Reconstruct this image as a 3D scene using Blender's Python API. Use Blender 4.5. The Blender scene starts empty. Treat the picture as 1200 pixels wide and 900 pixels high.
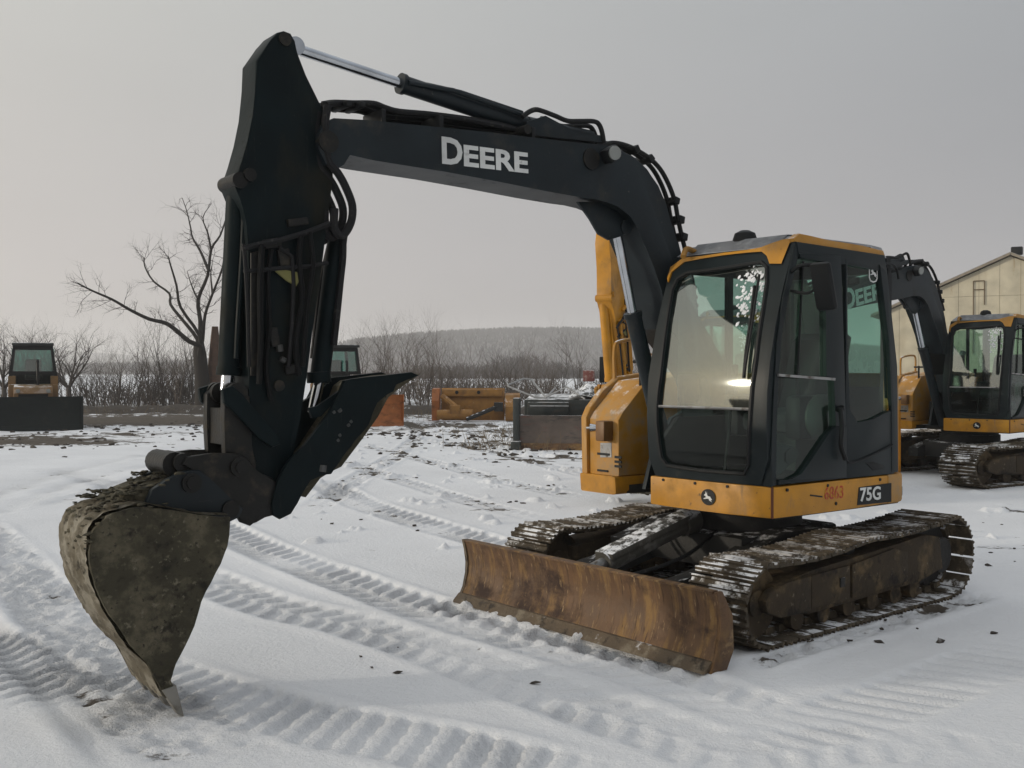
import bpy, bmesh, math, random
import numpy as np
from mathutils import Vector, Matrix
R = math.radians
C = bpy.context.scene.collection
sc = bpy.context.scene

# ------------------------------------------------------------------ camera
cam = bpy.data.cameras.new('camera'); camo = bpy.data.objects.new('camera', cam); C.objects.link(camo)
camo.location = (0, 0, 1.667); camo.rotation_euler = (R(90 - 0.668), 0, 0)
cam.sensor_width = 36; cam.lens = 36; cam.clip_start = .05; cam.clip_end = 9000
sc.camera = camo
# ------------------------------------------------------------------ world: thin overcast, low veiled sun on the left
SUN_EL, SUN_AZ = R(9), R(-100.5)        # azimuth clockwise from +Y
SUN = Vector((math.sin(SUN_AZ) * math.cos(SUN_EL), math.cos(SUN_AZ) * math.cos(SUN_EL), math.sin(SUN_EL)))
w = bpy.data.worlds.new('World'); sc.world = w; w.use_nodes = True
nt = w.node_tree; nt.nodes.clear()
def N(t, **k):
    n = nt.nodes.new(t)
    for a, b in k.items(): setattr(n, a, b)
    return n
out = N('ShaderNodeOutputWorld'); bg = N('ShaderNodeBackground')
sky = N('ShaderNodeTexSky', sky_type='NISHITA', sun_disc=False, sun_elevation=SUN_EL, sun_rotation=SUN_AZ)
skb = N('ShaderNodeVectorMath', operation='SCALE'); skb.inputs['Scale'].default_value = .05
nt.links.new(sky.outputs[0], skb.inputs[0])
tc = N('ShaderNodeTexCoord'); sep = N('ShaderNodeSeparateXYZ'); nt.links.new(tc.outputs['Generated'], sep.inputs[0])
ramp = N('ShaderNodeValToRGB'); ce = ramp.color_ramp
ce.elements[0].position = 0; ce.elements[0].color = (.44, .398, .388, 1)
ce.elements[1].position = 1; ce.elements[1].color = (.80, .82, .85, 1)
e = ce.elements.new(.10); e.color = (.468, .428, .420, 1)
e = ce.elements.new(.34); e.color = (.515, .505, .490, 1)
nt.links.new(sep.outputs['Z'], ramp.inputs[0])
dot = N('ShaderNodeVectorMath', operation='DOT_PRODUCT'); dot.inputs[1].default_value = SUN
nrm = N('ShaderNodeVectorMath', operation='NORMALIZE'); nt.links.new(tc.outputs['Generated'], nrm.inputs[0]); nt.links.new(nrm.outputs[0], dot.inputs[0])
side = N('ShaderNodeMapRange'); side.inputs[1].default_value = -1; side.inputs[2].default_value = 1
side.inputs[3].default_value = .43; side.inputs[4].default_value = 1.38
nt.links.new(dot.outputs['Value'], side.inputs[0])
sideh = N('ShaderNodeMix', data_type='RGBA')
sideh.inputs['A'].default_value = (.93, 1.0, 1.09, 1); sideh.inputs['B'].default_value = (1.03, 1.02, .95, 1)
sfac = N('ShaderNodeMapRange'); sfac.inputs[1].default_value = -.7; sfac.inputs[2].default_value = .7
nt.links.new(dot.outputs['Value'], sfac.inputs[0]); nt.links.new(sfac.outputs[0], sideh.inputs['Factor'])
cl = N('ShaderNodeVectorMath', operation='MULTIPLY'); nt.links.new(ramp.outputs[0], cl.inputs[0]); nt.links.new(sideh.outputs['Result'], cl.inputs[1])
cl2 = N('ShaderNodeVectorMath', operation='SCALE'); nt.links.new(cl.outputs[0], cl2.inputs[0]); nt.links.new(side.outputs[0], cl2.inputs['Scale'])
# uneven cloud, very faint
cn = N('ShaderNodeTexNoise'); cn.inputs['Scale'].default_value = 2.2; cn.inputs['Detail'].default_value = 3
cm = N('ShaderNodeMapping'); cm.inputs['Scale'].default_value = (1, 1, 3); nt.links.new(tc.outputs['Generated'], cm.inputs[0]); nt.links.new(cm.outputs[0], cn.inputs[0])
cr = N('ShaderNodeMapRange'); cr.inputs[3].default_value = .93; cr.inputs[4].default_value = 1.07; nt.links.new(cn.outputs['Fac'], cr.inputs[0])
cl3 = N('ShaderNodeVectorMath', operation='SCALE'); nt.links.new(cl2.outputs[0], cl3.inputs[0]); nt.links.new(cr.outputs[0], cl3.inputs['Scale'])
# glow of the veiled sun
dm = N('ShaderNodeMath', operation='MAXIMUM'); dm.inputs[1].default_value = 0; nt.links.new(dot.outputs['Value'], dm.inputs[0])
pw = N('ShaderNodeMath', operation='POWER'); pw.inputs[1].default_value = 26; nt.links.new(dm.outputs[0], pw.inputs[0])
gl = N('ShaderNodeVectorMath', operation='SCALE'); gl.inputs[0].default_value = (.95, .78, .45); nt.links.new(pw.outputs[0], gl.inputs['Scale'])
ad = N('ShaderNodeVectorMath', operation='ADD'); nt.links.new(cl3.outputs[0], ad.inputs[0]); nt.links.new(gl.outputs[0], ad.inputs[1])
mx = N('ShaderNodeMix', data_type='RGBA'); mx.inputs['Factor'].default_value = .10
nt.links.new(ad.outputs[0], mx.inputs['A']); nt.links.new(skb.outputs[0], mx.inputs['B'])
nt.links.new(mx.outputs['Result'], bg.inputs[0]); bg.inputs[1].default_value = 1.16
nt.links.new(bg.outputs[0], out.inputs[0])
# ------------------------------------------------------------------ sun
sl = bpy.data.lights.new('sun', 'SUN'); sl.energy = 2.0; sl.angle = R(2.2); sl.color = (1, .90, .75)
so = bpy.data.objects.new('sun', sl); C.objects.link(so)
so.rotation_euler = (-SUN).to_track_quat('-Z', 'Y').to_euler()
# ------------------------------------------------------------------ exposure and render settings
sc.view_settings.view_transform = 'Standard'; sc.view_settings.look = 'None'
sc.view_settings.exposure = 0; sc.view_settings.gamma = 1
sc.render.engine = 'CYCLES'
sc.cycles.use_denoising = True; sc.cycles.max_bounces = 6; sc.cycles.transparent_max_bounces = 16
sc.cycles.volume_bounces = 2; sc.cycles.caustics_reflective = False; sc.cycles.caustics_refractive = False

# ================================================================== helpers
def finish(name, bm, m, parent=None, ang=32):
    bmesh.ops.recalc_face_normals(bm, faces=bm.faces)
    for f in bm.faces: f.smooth = True
    for e in bm.edges:
        if len(e.link_faces) == 2 and e.calc_face_angle(0) > R(ang): e.smooth = False
    me = bpy.data.meshes.new(name); bm.to_mesh(me); bm.free()
    if m: me.materials.append(m)
    o = bpy.data.objects.new(name, me); C.objects.link(o)
    if parent: o.parent = parent
    return o
def tag(o, label=None, cat=None, group=None, kind=None):
    if label: o['label'] = label
    if cat: o['category'] = cat
    if group: o['group'] = group
    if kind: o['kind'] = kind
    return o
def empty(name, loc=(0, 0, 0), rz=0, parent=None):
    o = bpy.data.objects.new(name, None); C.objects.link(o); o.location = loc; o.rotation_euler = (0, 0, rz)
    o.empty_display_size = .3
    if parent: o.parent = parent
    return o
def nb(): return bmesh.new()
def prism(bm, pts, a, b, axis='y', bev=0.0):
    def co(p, t):
        if axis == 'y': return (p[0], t, p[1])
        if axis == 'x': return (t, p[0], p[1])
        return (p[0], p[1], t)
    va = [bm.verts.new(co(p, a)) for p in pts]; vb = [bm.verts.new(co(p, b)) for p in pts]
    fs = [bm.faces.new(va), bm.faces.new(vb[::-1])]
    n = len(pts)
    for i in range(n): fs.append(bm.faces.new((va[i], vb[i], vb[(i + 1) % n], va[(i + 1) % n])))
    if bev:
        es = list({e for e in fs[0].edges} | {e for e in fs[1].edges})
        bmesh.ops.bevel(bm, geom=es, offset=bev, segments=2, affect='EDGES', profile=.5, clamp_overlap=True)
def box(bm, c, s, rot=None, bev=0.0):
    r = bmesh.ops.create_cube(bm, size=1)
    M_ = Matrix.Translation(Vector(c)) @ (rot.to_4x4() if rot is not None else Matrix.Identity(4)) @ Matrix.Diagonal((s[0], s[1], s[2], 1))
    bmesh.ops.transform(bm, matrix=M_, verts=r['verts'])
    if bev:
        es = list({e for v in r['verts'] for e in v.link_edges})
        bmesh.ops.bevel(bm, geom=es, offset=bev, segments=2, affect='EDGES', profile=.5, clamp_overlap=True)
def tube(bm, pts, r, n=8, cap=True):
    pts = [Vector(p) for p in pts]; k = len(pts)
    rs = r if isinstance(r, (list, tuple)) else [r] * k
    rings = []; up = None
    for i, p in enumerate(pts):
        d = (pts[min(i + 1, k - 1)] - pts[max(i - 1, 0)]).normalized()
        if up is None:
            up = Vector((0, 0, 1)) if abs(d.z) < .9 else Vector((1, 0, 0))
        x = d.cross(up)
        if x.length < 1e-6: x = d.orthogonal()
        x.normalize(); y = x.cross(d).normalized(); up = y
        rings.append([bm.verts.new(p + rs[i] * (math.cos(2 * math.pi * j / n) * x + math.sin(2 * math.pi * j / n) * y)) for j in range(n)])
    for a, b in zip(rings, rings[1:]):
        for j in range(n): bm.faces.new((a[j], a[(j + 1) % n], b[(j + 1) % n], b[j]))
    if cap and n > 2:
        bm.faces.new(rings[0][::-1]); bm.faces.new(rings[-1])
def smooth_path(pts, k=6):
    P = [Vector(p) for p in pts]
    if len(P) < 3: return P
    P = [2 * P[0] - P[1]] + P + [2 * P[-1] - P[-2]]; o = []
    for i in range(1, len(P) - 2):
        for j in range(k):
            t = j / k; a, b, c, d = P[i - 1:i + 3]
            o.append(.5 * ((2 * b) + (c - a) * t + (2 * a - 5 * b + 4 * c - d) * t * t + (3 * b - a - 3 * c + d) * t ** 3))
    return o + [P[-2]]
def disc(bm, c, r, l0, l1, n=20): tube(bm, [(c[0], l0, c[1]), (c[0], l1, c[1])], r, n)   # a pin or boss across the machine
def yz(l, pts): return [(p[0], l, p[1]) for p in pts]
def text_mesh(body, off=.0):
    cu = bpy.data.curves.new('lettering', 'FONT'); cu.body = body; cu.size = 1; cu.extrude = .004; cu.offset = off; cu.resolution_u = 3
    o = bpy.data.objects.new('lettering', cu); C.objects.link(o)
    dg = bpy.context.evaluated_depsgraph_get()
    me = bpy.data.meshes.new_from_object(o.evaluated_get(dg)); bpy.data.objects.remove(o)
    v = np.empty(len(me.vertices) * 3); me.vertices.foreach_get('co', v); v = v.reshape(-1, 3)
    mn, mxx = v.min(0), v.max(0)
    return me, mn, mxx
def add_text(bm, body, p0, u, v, nrm_, w_, h_, off=0.012, depth=.003):
    """letters from corner p0 along u (length w_) and up v (height h_), standing proud along the normal"""
    me, mn, mxx = text_mesh(body, off)
    u, v, nrm_ = Vector(u).normalized(), Vector(v).normalized(), Vector(nrm_).normalized()
    sx, sy, sz = w_ / (mxx[0] - mn[0]), h_ / (mxx[1] - mn[1]), depth / max(1e-6, mxx[2] - mn[2])
    p0 = Vector(p0)
    for vv in me.vertices:
        c = vv.co
        vv.co = p0 + u * ((c.x - mn[0]) * sx) + v * ((c.y - mn[1]) * sy) + nrm_ * ((c.z - mn[2]) * sz)
    bm.from_mesh(me); bpy.data.meshes.remove(me)
def copy_tree(o, parent=None):
    c = o.copy(); C.objects.link(c)
    if parent: c.parent = parent
    for ch in list(o.children): copy_tree(ch, c)
    return c

# ================================================================== materials
def mat(name, col, rough=.6, metal=0., spots=None, snow=None, bump=.0, bscale=60., spec=.5, mscale=None, place=False):
    """base colour with mottling; spots = [(colour, scale, lo, hi, stretch)], snow = (amount, scale)"""
    m = bpy.data.materials.new(name); m.use_nodes = True; t = m.node_tree; t.nodes.clear()
    def n(ty, **k):
        x = t.nodes.new(ty)
        for a, b in k.items(): setattr(x, a, b)
        return x
    L = t.links.new
    o = n('ShaderNodeOutputMaterial'); b = n('ShaderNodeBsdfPrincipled'); L(b.outputs[0], o.inputs[0])
    b.inputs['Metallic'].default_value = metal; b.inputs['Specular IOR Level'].default_value = spec
    tcd = n('ShaderNodeTexCoord'); src = n('ShaderNodeNewGeometry').outputs['Position'] if place else tcd.outputs['Object']
    nz = n('ShaderNodeTexNoise'); nz.inputs['Scale'].default_value = mscale or 5; nz.inputs['Detail'].default_value = 6; L(src, nz.inputs['Vector'])
    mr = n('ShaderNodeMapRange'); mr.inputs[1].default_value = .3; mr.inputs[2].default_value = .7; mr.inputs[3].default_value = .78; mr.inputs[4].default_value = 1.2
    L(nz.outputs['Fac'], mr.inputs[0])
    sc_ = n('ShaderNodeVectorMath', operation='SCALE'); sc_.inputs[0].default_value = col; L(mr.outputs[0], sc_.inputs['Scale'])
    cur = sc_.outputs[0]; rgh = None
    rv = n('ShaderNodeMapRange'); rv.inputs[3].default_value = rough * .85; rv.inputs[4].default_value = min(1, rough * 1.2); L(nz.outputs['Fac'], rv.inputs[0]); rgh = rv.outputs[0]
    for i, (c2, s2, lo, hi, st) in enumerate(spots or []):
        mp = n('ShaderNodeMapping'); mp.inputs['Scale'].default_value = st; mp.inputs['Location'].default_value = (3.1 * i, 1.7 * i, .9 * i); L(src, mp.inputs[0])
        q = n('ShaderNodeTexNoise'); q.inputs['Scale'].default_value = s2; q.inputs['Detail'].default_value = 8; q.inputs['Roughness'].default_value = .65; L(mp.outputs[0], q.inputs['Vector'])
        f = n('ShaderNodeMapRange', interpolation_type='SMOOTHSTEP'); f.inputs[1].default_value = lo; f.inputs[2].default_value = hi; L(q.outputs['Fac'], f.inputs[0])
        mm = n('ShaderNodeMix', data_type='RGBA'); L(f.outputs[0], mm.inputs['Factor']); L(cur, mm.inputs['A']); mm.inputs['B'].default_value = (*c2, 1); cur = mm.outputs['Result']
        r2 = n('ShaderNodeMix', data_type='FLOAT'); L(f.outputs[0], r2.inputs['Factor']); L(rgh, r2.inputs['A']); r2.inputs['B'].default_value = .85; rgh = r2.outputs['Result']
    if snow:
        g = n('ShaderNodeNewGeometry'); sp = n('ShaderNodeSeparateXYZ'); L(g.outputs['Normal'], sp.inputs[0])
        up = n('ShaderNodeMapRange', interpolation_type='SMOOTHSTEP'); up.inputs[1].default_value = snow[2] if len(snow) > 2 else .45; up.inputs[2].default_value = (snow[2] if len(snow) > 2 else .45) + .4; L(sp.outputs['Z'], up.inputs[0])
        q = n('ShaderNodeTexNoise'); q.inputs['Scale'].default_value = snow[1]; q.inputs['Detail'].default_value = 7; q.inputs['Roughness'].default_value = .7; L(src, q.inputs['Vector'])
        th = 1 - snow[0]
        f = n('ShaderNodeMapRange', interpolation_type='SMOOTHSTEP'); f.inputs[1].default_value = th - .06; f.inputs[2].default_value = th + .06; L(q.outputs['Fac'], f.inputs[0])
        mu = n('ShaderNodeMath', operation='MULTIPLY'); L(up.outputs[0], mu.inputs[0]); L(f.outputs[0], mu.inputs[1])
        mm = n('ShaderNodeMix', data_type='RGBA'); L(mu.outputs[0], mm.inputs['Factor']); L(cur, mm.inputs['A']); mm.inputs['B'].default_value = (.74, .75, .78, 1); cur = mm.outputs['Result']
        r2 = n('ShaderNodeMix', data_type='FLOAT'); L(mu.outputs[0], r2.inputs['Factor']); L(rgh, r2.inputs['A']); r2.inputs['B'].default_value = .9; rgh = r2.outputs['Result']
    L(cur, b.inputs['Base Color']); L(rgh, b.inputs['Roughness'])
    if bump:
        q = n('ShaderNodeTexNoise'); q.inputs['Scale'].default_value = bscale; q.inputs['Detail'].default_value = 6; L(src, q.inputs['Vector'])
        bp = n('ShaderNodeBump'); bp.inputs['Distance'].default_value = bump; L(q.outputs['Fac'], bp.inputs['Height']); L(bp.outputs[0], b.inputs['Normal'])
    return m
def glass(name, tint, refl=.06, ior=1.55, dust=.08):
    m = bpy.data.materials.new(name); m.use_nodes = True; t = m.node_tree; t.nodes.clear(); L = t.links.new
    o = t.nodes.new('ShaderNodeOutputMaterial'); tr = t.nodes.new('ShaderNodeBsdfTransparent'); tr.inputs[0].default_value = (*tint, 1)
    g = t.nodes.new('ShaderNodeBsdfGlossy'); g.inputs['Roughness'].default_value = .045; g.inputs[0].default_value = (.95, 1, .96, 1)
    fr = t.nodes.new('ShaderNodeFresnel'); fr.inputs[0].default_value = ior
    ad = t.nodes.new('ShaderNodeMath'); ad.operation = 'ADD'; ad.inputs[1].default_value = refl; ad.use_clamp = True; L(fr.outputs[0], ad.inputs[0])
    ge = t.nodes.new('ShaderNodeNewGeometry'); fb = t.nodes.new('ShaderNodeMath'); fb.operation = 'SUBTRACT'; fb.inputs[0].default_value = 1; L(ge.outputs['Backfacing'], fb.inputs[1])
    fm = t.nodes.new('ShaderNodeMath'); fm.operation = 'MULTIPLY'; L(ad.outputs[0], fm.inputs[0]); L(fb.outputs[0], fm.inputs[1])      # a pane mirrors on its outer face only
    mx_ = t.nodes.new('ShaderNodeMixShader'); L(fm.outputs[0], mx_.inputs[0]); L(tr.outputs[0], mx_.inputs[1]); L(g.outputs[0], mx_.inputs[2])
    df = t.nodes.new('ShaderNodeBsdfDiffuse'); df.inputs[0].default_value = (.35, .36, .34, 1)
    nz = t.nodes.new('ShaderNodeTexNoise'); nz.inputs['Scale'].default_value = 7; nz.inputs['Detail'].default_value = 8; tcx = t.nodes.new('ShaderNodeTexCoord'); L(tcx.outputs['Object'], nz.inputs['Vector'])
    mr = t.nodes.new('ShaderNodeMapRange'); mr.inputs[1].default_value = .45; mr.inputs[2].default_value = .8; mr.inputs[3].default_value = .004; mr.inputs[4].default_value = dust; L(nz.outputs['Fac'], mr.inputs[0])
    m2 = t.nodes.new('ShaderNodeMixShader'); L(mr.outputs[0], m2.inputs[0]); L(mx_.outputs[0], m2.inputs[1]); L(df.outputs[0], m2.inputs[2]); L(m2.outputs[0], o.inputs[0])
    return m
W1 = (1, 1, 1)
CHAR = mat('charcoal_paint', (.0085, .0135, .0170), .42, spec=.24, spots=[((.032, .034, .034), 5, .62, .74, (1, 1, 12)), ((.045, .042, .036), 3.5, .56, .8, W1), ((.10, .095, .085), 34, .66, .74, W1)], bump=.0006, bscale=40)
ARMP = mat('charcoal_paint_muddy', (.0038, .0085, .0100), .5, spec=.10, spots=[((.026, .027, .025), 5, .60, .74, (9, 1, 1)), ((.020, .019, .014), 3, .5, .78, (1, 1, .5)), ((.11, .10, .085), 30, .68, .76, W1)], bump=.001, bscale=40)
GREASE = mat('greasy_steel', (.008, .0078, .0072), .5, spec=.25, spots=[((.05, .042, .03), 9, .5, .75, W1)], bump=.003, bscale=50)
CABP = mat('cab_grey_paint', (.0085, .0135, .0155), .4, spec=.20, spots=[((.055, .055, .05), 5, .58, .85, W1)], bump=.0003)
YEL = mat('yellow_paint', (.44, .195, .005), .42, spots=[((.22, .12, .03), 3.5, .46, .80, W1), ((.10, .065, .035), 22, .62, .74, W1), ((.17, .13, .085), 7, .56, .80, (1, 1, .35))], bump=.0008, bscale=30)
YELD = mat('dusty_yellow_paint', (.43, .20, .016), .5, spots=[((.30, .21, .12), 5, .42, .7, W1)], snow=(.42, 6, .5), bump=.001, bscale=30)
RUST = mat('rusty_blade_steel', (.100, .049, .018), .6, spots=[((.21, .12, .042), 3.0, .46, .66, (1, 4, .9)), ((.030, .014, .008), 2.2, .49, .68, (1, 1.2, 1.6)), ((.26, .17, .085), 7, .57, .70, (1, 6, 1.6)), ((.045, .022, .011), 6, .55, .70, (1, 7, .7))], bump=.004, bscale=25)
MUDST = mat('muddy_bucket_steel', (.046, .041, .027), .9, spots=[((.100, .087, .058), 4.5, .47, .62, W1), ((.018, .016, .012), 7, .53, .66, W1), ((.14, .125, .09), 22, .58, .70, W1), ((.020, .018, .013), 30, .60, .68, W1)], spec=.25, bump=.03, bscale=16)
MUDLT = mat('pale_dried_mud', (.19, .165, .12), .95, spots=[((.34, .31, .25), 7, .46, .60, W1), ((.05, .042, .028), 10, .56, .68, W1)], bump=.016, bscale=26)
DHOSE = mat('dark_oily_hose', (.005, .0055, .006), .6, spec=.15)
TOOTH = mat('worn_tooth_steel', (.20, .19, .17), .5, spots=[((.09, .08, .06), 9, .5, .7, W1)])
EDGEM = mat('scraped_edge_steel', (.085, .060, .036), .7, spots=[((.17, .14, .10), 8, .5, .66, W1), ((.03, .022, .015), 9, .54, .68, W1)], snow=(.32, 5, .3), bump=.006, bscale=40)
TRK = mat('track_shoe_steel', (.060, .047, .032), .8, spots=[((.135, .105, .068), 11, .48, .66, W1), ((.022, .017, .013), 8, .52, .7, W1)], snow=(.47, 5.5, .15), bump=.008, bscale=45, spec=.3, place=True)
TRKF = mat('track_frame_mud', (.045, .033, .021), .85, spec=.25, spots=[((.115, .080, .042), 4, .48, .64, W1), ((.016, .013, .010), 6, .53, .66, W1), ((.17, .14, .10), 20, .62, .72, W1)], bump=.006, bscale=35)
UNDER = mat('undercarriage_dark', (.010, .0095, .009), .7, spots=[((.05, .048, .042), 8, .56, .74, W1)], snow=(.44, 7, .5), bump=.004, bscale=40)
CYLC = mat('dusty_cylinder_cover', (.05, .047, .040), .75, spots=[((.13, .125, .115), 9, .48, .7, W1)], snow=(.50, 14, .3), bump=.004, bscale=45)
CHROME = mat('chrome_rod', (.52, .54, .57), .14, 1.0)
SATIN = mat('worn_steel', (.30, .30, .30), .35, .8, spots=[((.12, .10, .08), 9, .5, .7, W1)])
RUBBER = mat('hose_rubber', (.008, .008, .009), .6, spec=.25, spots=[((.05, .048, .044), 18, .58, .72, W1)])
BLACK = mat('black_plastic', (.007, .008, .009), .5, spec=.25)
WHITE = mat('white_decal', (.62, .63, .62), .5, spots=[((.34, .34, .33), 20, .55, .75, W1)])
REDP = mat('red_paint_pen', (.38, .045, .02), .6, spots=[((.50, .2, .03), 30, .5, .62, W1)])
SEATM = mat('seat_fabric', (.022, .026, .026), .9)
ROOFG = mat('frosted_roof_hatch', (.21, .215, .23), .4, spots=[((.42, .43, .45), 6, .5, .68, W1)])
SNOWM = mat('packed_snow', (.76, .77, .80), .9, bump=.004, bscale=60)
GLASS = glass('cab_glass', (.62, .76, .71), .13, 1.75, .10)
GLASSD = glass('door_glass', (.70, .83, .78), .0, 1.38, .02)
LENS = mat('lamp_lens', (.22, .23, .22), .25)
CLOTH = mat('yellow_rag', (.16, .15, .05), .9)

# ================================================================== excavator
TILT = -R(2)                         # the house is slewed two degrees on its tracks
BOOM_Y = -.145                       # the boom stands this far right of the house centre
BOOMG = {'boom', 'arm_cylinder', 'boom_cylinder', 'arm', 'bucket_cylinder', 'link_pin', 'bucket_link', 'guide_link', 'coupler', 'bucket', 'thumb', 'thumb_cylinder', 'thumb_link'}
def build_excavator():
    root = empty('excavator')
    tag(root, cat='excavator', group='charcoal and yellow excavators parked in a row')
    def up(name, bm, m, ang=32):
        o = finish(name, bm, m, root, ang); o.rotation_euler = (0, 0, TILT)
        if name in BOOMG or name == 'boom_bracket': o.location = (-math.sin(TILT) * BOOM_Y, math.cos(TILT) * BOOM_Y, 0)
        return o
    def lo(name, bm, m): return finish(name, bm, m, root)
    rng = random.Random(5)
    # ---------------- undercarriage
    b = nb(); box(b, (0, 0, .42), (1.15, .95, .24), bev=.03)
    for s in (-1, 1):
        prism(b, [(.75, .30), (.75, .44), (.25, .56), (-.25, .56), (-.75, .44), (-.75, .30)], s * .42, s * .60)
    tube(b, [(0, 0, .5), (0, 0, .66)], .46, 28); lo('undercarriage_frame', b, UNDER)
    b = nb(); tube(b, [(0, 0, .645), (0, 0, .735)], .43, 32)
    up('slew_ring', b, UNDER)
    shoe = None
    for s in (1, -1):
        yc = s * .893
        inn, outr = (yc - s * .223), (yc + s * .227)
        b = nb()
        # side frame: a long box section with idler yoke and drive housing, set in from the shoe edge
        fr = [(.98, .20), (1.0, .37), (.62, .41), (-.42, .47), (-.78, .50), (-1.0, .46), (-1.05, .22), (-.72, .17), (.62, .135)]
        prism(b, fr, yc - s * .15, yc + s * .155, bev=.012)
        tr = lo('track', b, TRKF)
        b = nb(); prism(b, [(.63, .17), (.63, .385), (.20, .40), (.20, .175)], yc + s * .155, yc + s * .172, bev=.006)
        prism(b, [(.175, .178), (.175, .40), (-.34, .45), (-.52, .40), (-.52, .20)], yc + s * .155, yc + s * .176, bev=.006)
        finish('side_cover', b, TRKF, tr)
        b = nb(); prism(b, [(.645, .165), (.645, .395), (.90, .375), (1.06, .345), (1.12, .29), (1.10, .215), (.95, .165)], yc + s * .12, yc + s * .182, bev=.012); finish('idler_yoke', b, TRKF, tr)
        b = nb(); box(b, (.30, yc + s * .177, .30), (.05, .012, .06)); finish('grease_hatch', b, UNDER, tr)
        b = nb(); tube(b, [(1.115, yc - s * .09, .268), (1.115, yc + s * .09, .268)], .225, 28); tube(b, [(1.115, yc - s * .13, .268), (1.115, yc + s * .12, .268)], .08, 18)
        finish('idler', b, TRKF, tr)
        b = nb()
        k = 19; ring = []
        for i in range(k * 2):
            r_ = .262 if i % 2 == 0 else .225; a = math.pi * i / k; ring.append((-1.085 + r_ * math.cos(a), .315 + r_ * math.sin(a)))
        prism(b, ring, yc - s * .03, yc + s * .03)
        tube(b, [(-1.085, yc - s * .12, .315), (-1.085, yc + s * .13, .315)], .13, 24); finish('sprocket', b, UNDER, tr)
        for x in (.72, .43, .14, -.15, -.44, -.70):
            b = nb(); tube(b, [(x, yc - s * .12, .116), (x, yc + s * .125, .116)], .070, 16); finish('roller', b, TRKF, tr)
        b = nb(); tube(b, [(0.05, yc - s * .06, .475), (0.05, yc + s * .08, .475)], .05, 14); finish('carrier_roller', b, UNDER, tr)
        # belt path: idler, sagging top run, sprocket, ground run
        path = []
        for i in range(25):
            a = -math.pi / 2 + math.pi * i / 24; path.append((1.115 + .238 * math.cos(a), .268 + .238 * math.sin(a)))
        for i in range(1, 30):
            t_ = i / 30; x = 1.115 + (-1.085 - 1.115) * t_; z = .506 + (.590 - .506) * t_
            z -= .030 * math.sin(math.pi * min(1, t_ / .48)) if t_ < .48 else .022 * math.sin(math.pi * (t_ - .48) / .52)
            path.append((x, z))
        for i in range(25):
            a = math.pi / 2 + math.pi * i / 24; path.append((-1.085 + .275 * math.cos(a), .315 + .275 * math.sin(a)))
        for i in range(1, 30):
            t_ = i / 30; x = -1.085 + 2.2 * t_; path.append((x, max(.030, .040 - .4 * t_)))
        path.append(path[0])
        d = [0]
        for p, q in zip(path, path[1:]): d.append(d[-1] + math.hypot(q[0] - p[0], q[1] - p[1]))
        n_ = 44; pitch = d[-1] / n_
        if shoe is None:
            b = nb()
            # local: x along the track, y across, z outward
            prism(b, [(-.058, -.008), (-.058, .005), (-.052, .008), (-.046, .026), (-.034, .026), (-.028, .009), (-.006, .009), (-.001, .024), (.011, .024), (.016, .009), (.040, .008), (.046, .022), (.056, .022), (.062, .002), (.062, -.008)], -.223, .223)
            box(b, (0, 0, -.03), (.09, .12, .045))
            shoe = finish('track_shoe', b, TRK, tr); first = shoe
        for i in range(n_):
            t_ = (i + .5) * pitch
            j = next(k for k in range(len(d) - 1) if d[k + 1] >= t_)
            u_ = (t_ - d[j]) / (d[j + 1] - d[j]); p, q = path[j], path[j + 1]
            x, z = p[0] + (q[0] - p[0]) * u_, p[1] + (q[1] - p[1]) * u_
            a = math.atan2(q[1] - p[1], q[0] - p[0])
            # path runs forward->over the top->back: outward is to the right of travel
            M_ = Matrix(((math.cos(a), 0, math.sin(a), x), (0, -1, 0, yc + s * .002), (math.sin(a), 0, -math.cos(a), z), (0, 0, 0, 1)))
            o = first if (s == 1 and i == 0) else first.copy()
            if o is not first: C.objects.link(o)
            o.parent = tr
            o.matrix_basis = M_ @ Matrix.Rotation(R(rng.uniform(-2, 2)), 4, 'Y')
    # ---------------- dozer blade
    b = nb()
    face = [(1.755, .0), (1.722, .055), (1.690, .12), (1.668, .20), (1.664, .28), (1.678, .36), (1.700, .432)]
    back = [(x - (.030 if i else .02), z) for i, (x, z) in enumerate(face)]
    prism(b, face + back[::-1], -1.15, 1.16, bev=.004)
    bl = lo('dozer_blade', b, RUST)
    b = nb(); prism(b, [(1.800, .0), (1.782, .010), (1.738, .058), (1.715, .060), (1.730, .03), (1.74, .0)], -1.175, 1.165, bev=.003)
    finish('cutting_edge', b, EDGEM, bl)
    for s, y in ((1, 1.16), (-1, -1.15)):
        b = nb(); prism(b, [(1.76, .0), (1.70, .10), (1.675, .20), (1.672, .28), (1.69, .37), (1.712, .445), (1.66, .445), (1.57, .30), (1.56, .10), (1.62, .0)], y, y + s * .025, bev=.004)
        finish('end_plate', b, RUST if s > 0 else EDGEM, bl)
    b = nb()
    for zc in (.14, .33): box(b, (1.62, 0, zc), (.07, 2.2, .06))
    for yy in (-.85, -.4, .4, .85): prism(b, [(1.65, .05), (1.65, .42), (1.60, .36), (1.56, .1)], yy - .012, yy + .012)
    finish('rib', b, RUST, bl)
    b = nb(); prism(b, [(1.665, .418), (1.712, .434), (1.712, .444), (1.660, .446)], -1.14, 1.15); finish('top_bar', b, RUST, bl)
    for y in (-.42, .42):
        b = nb(); prism(b, [(1.66, .08), (1.66, .26), (1.2, .33), (.55, .42), (.45, .30), (1.2, .17)], y - .06, y + .06, bev=.01); lo('blade_arm', b, UNDER)
    b = nb(); tube(b, [(.62, 0, .60), (1.42, 0, .405)], .075, 18); tube(b, [(.52, 0, .62), (.66, 0, .59)], .095, 14)
    bc = lo('blade_cylinder', b, CYLC)
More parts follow.
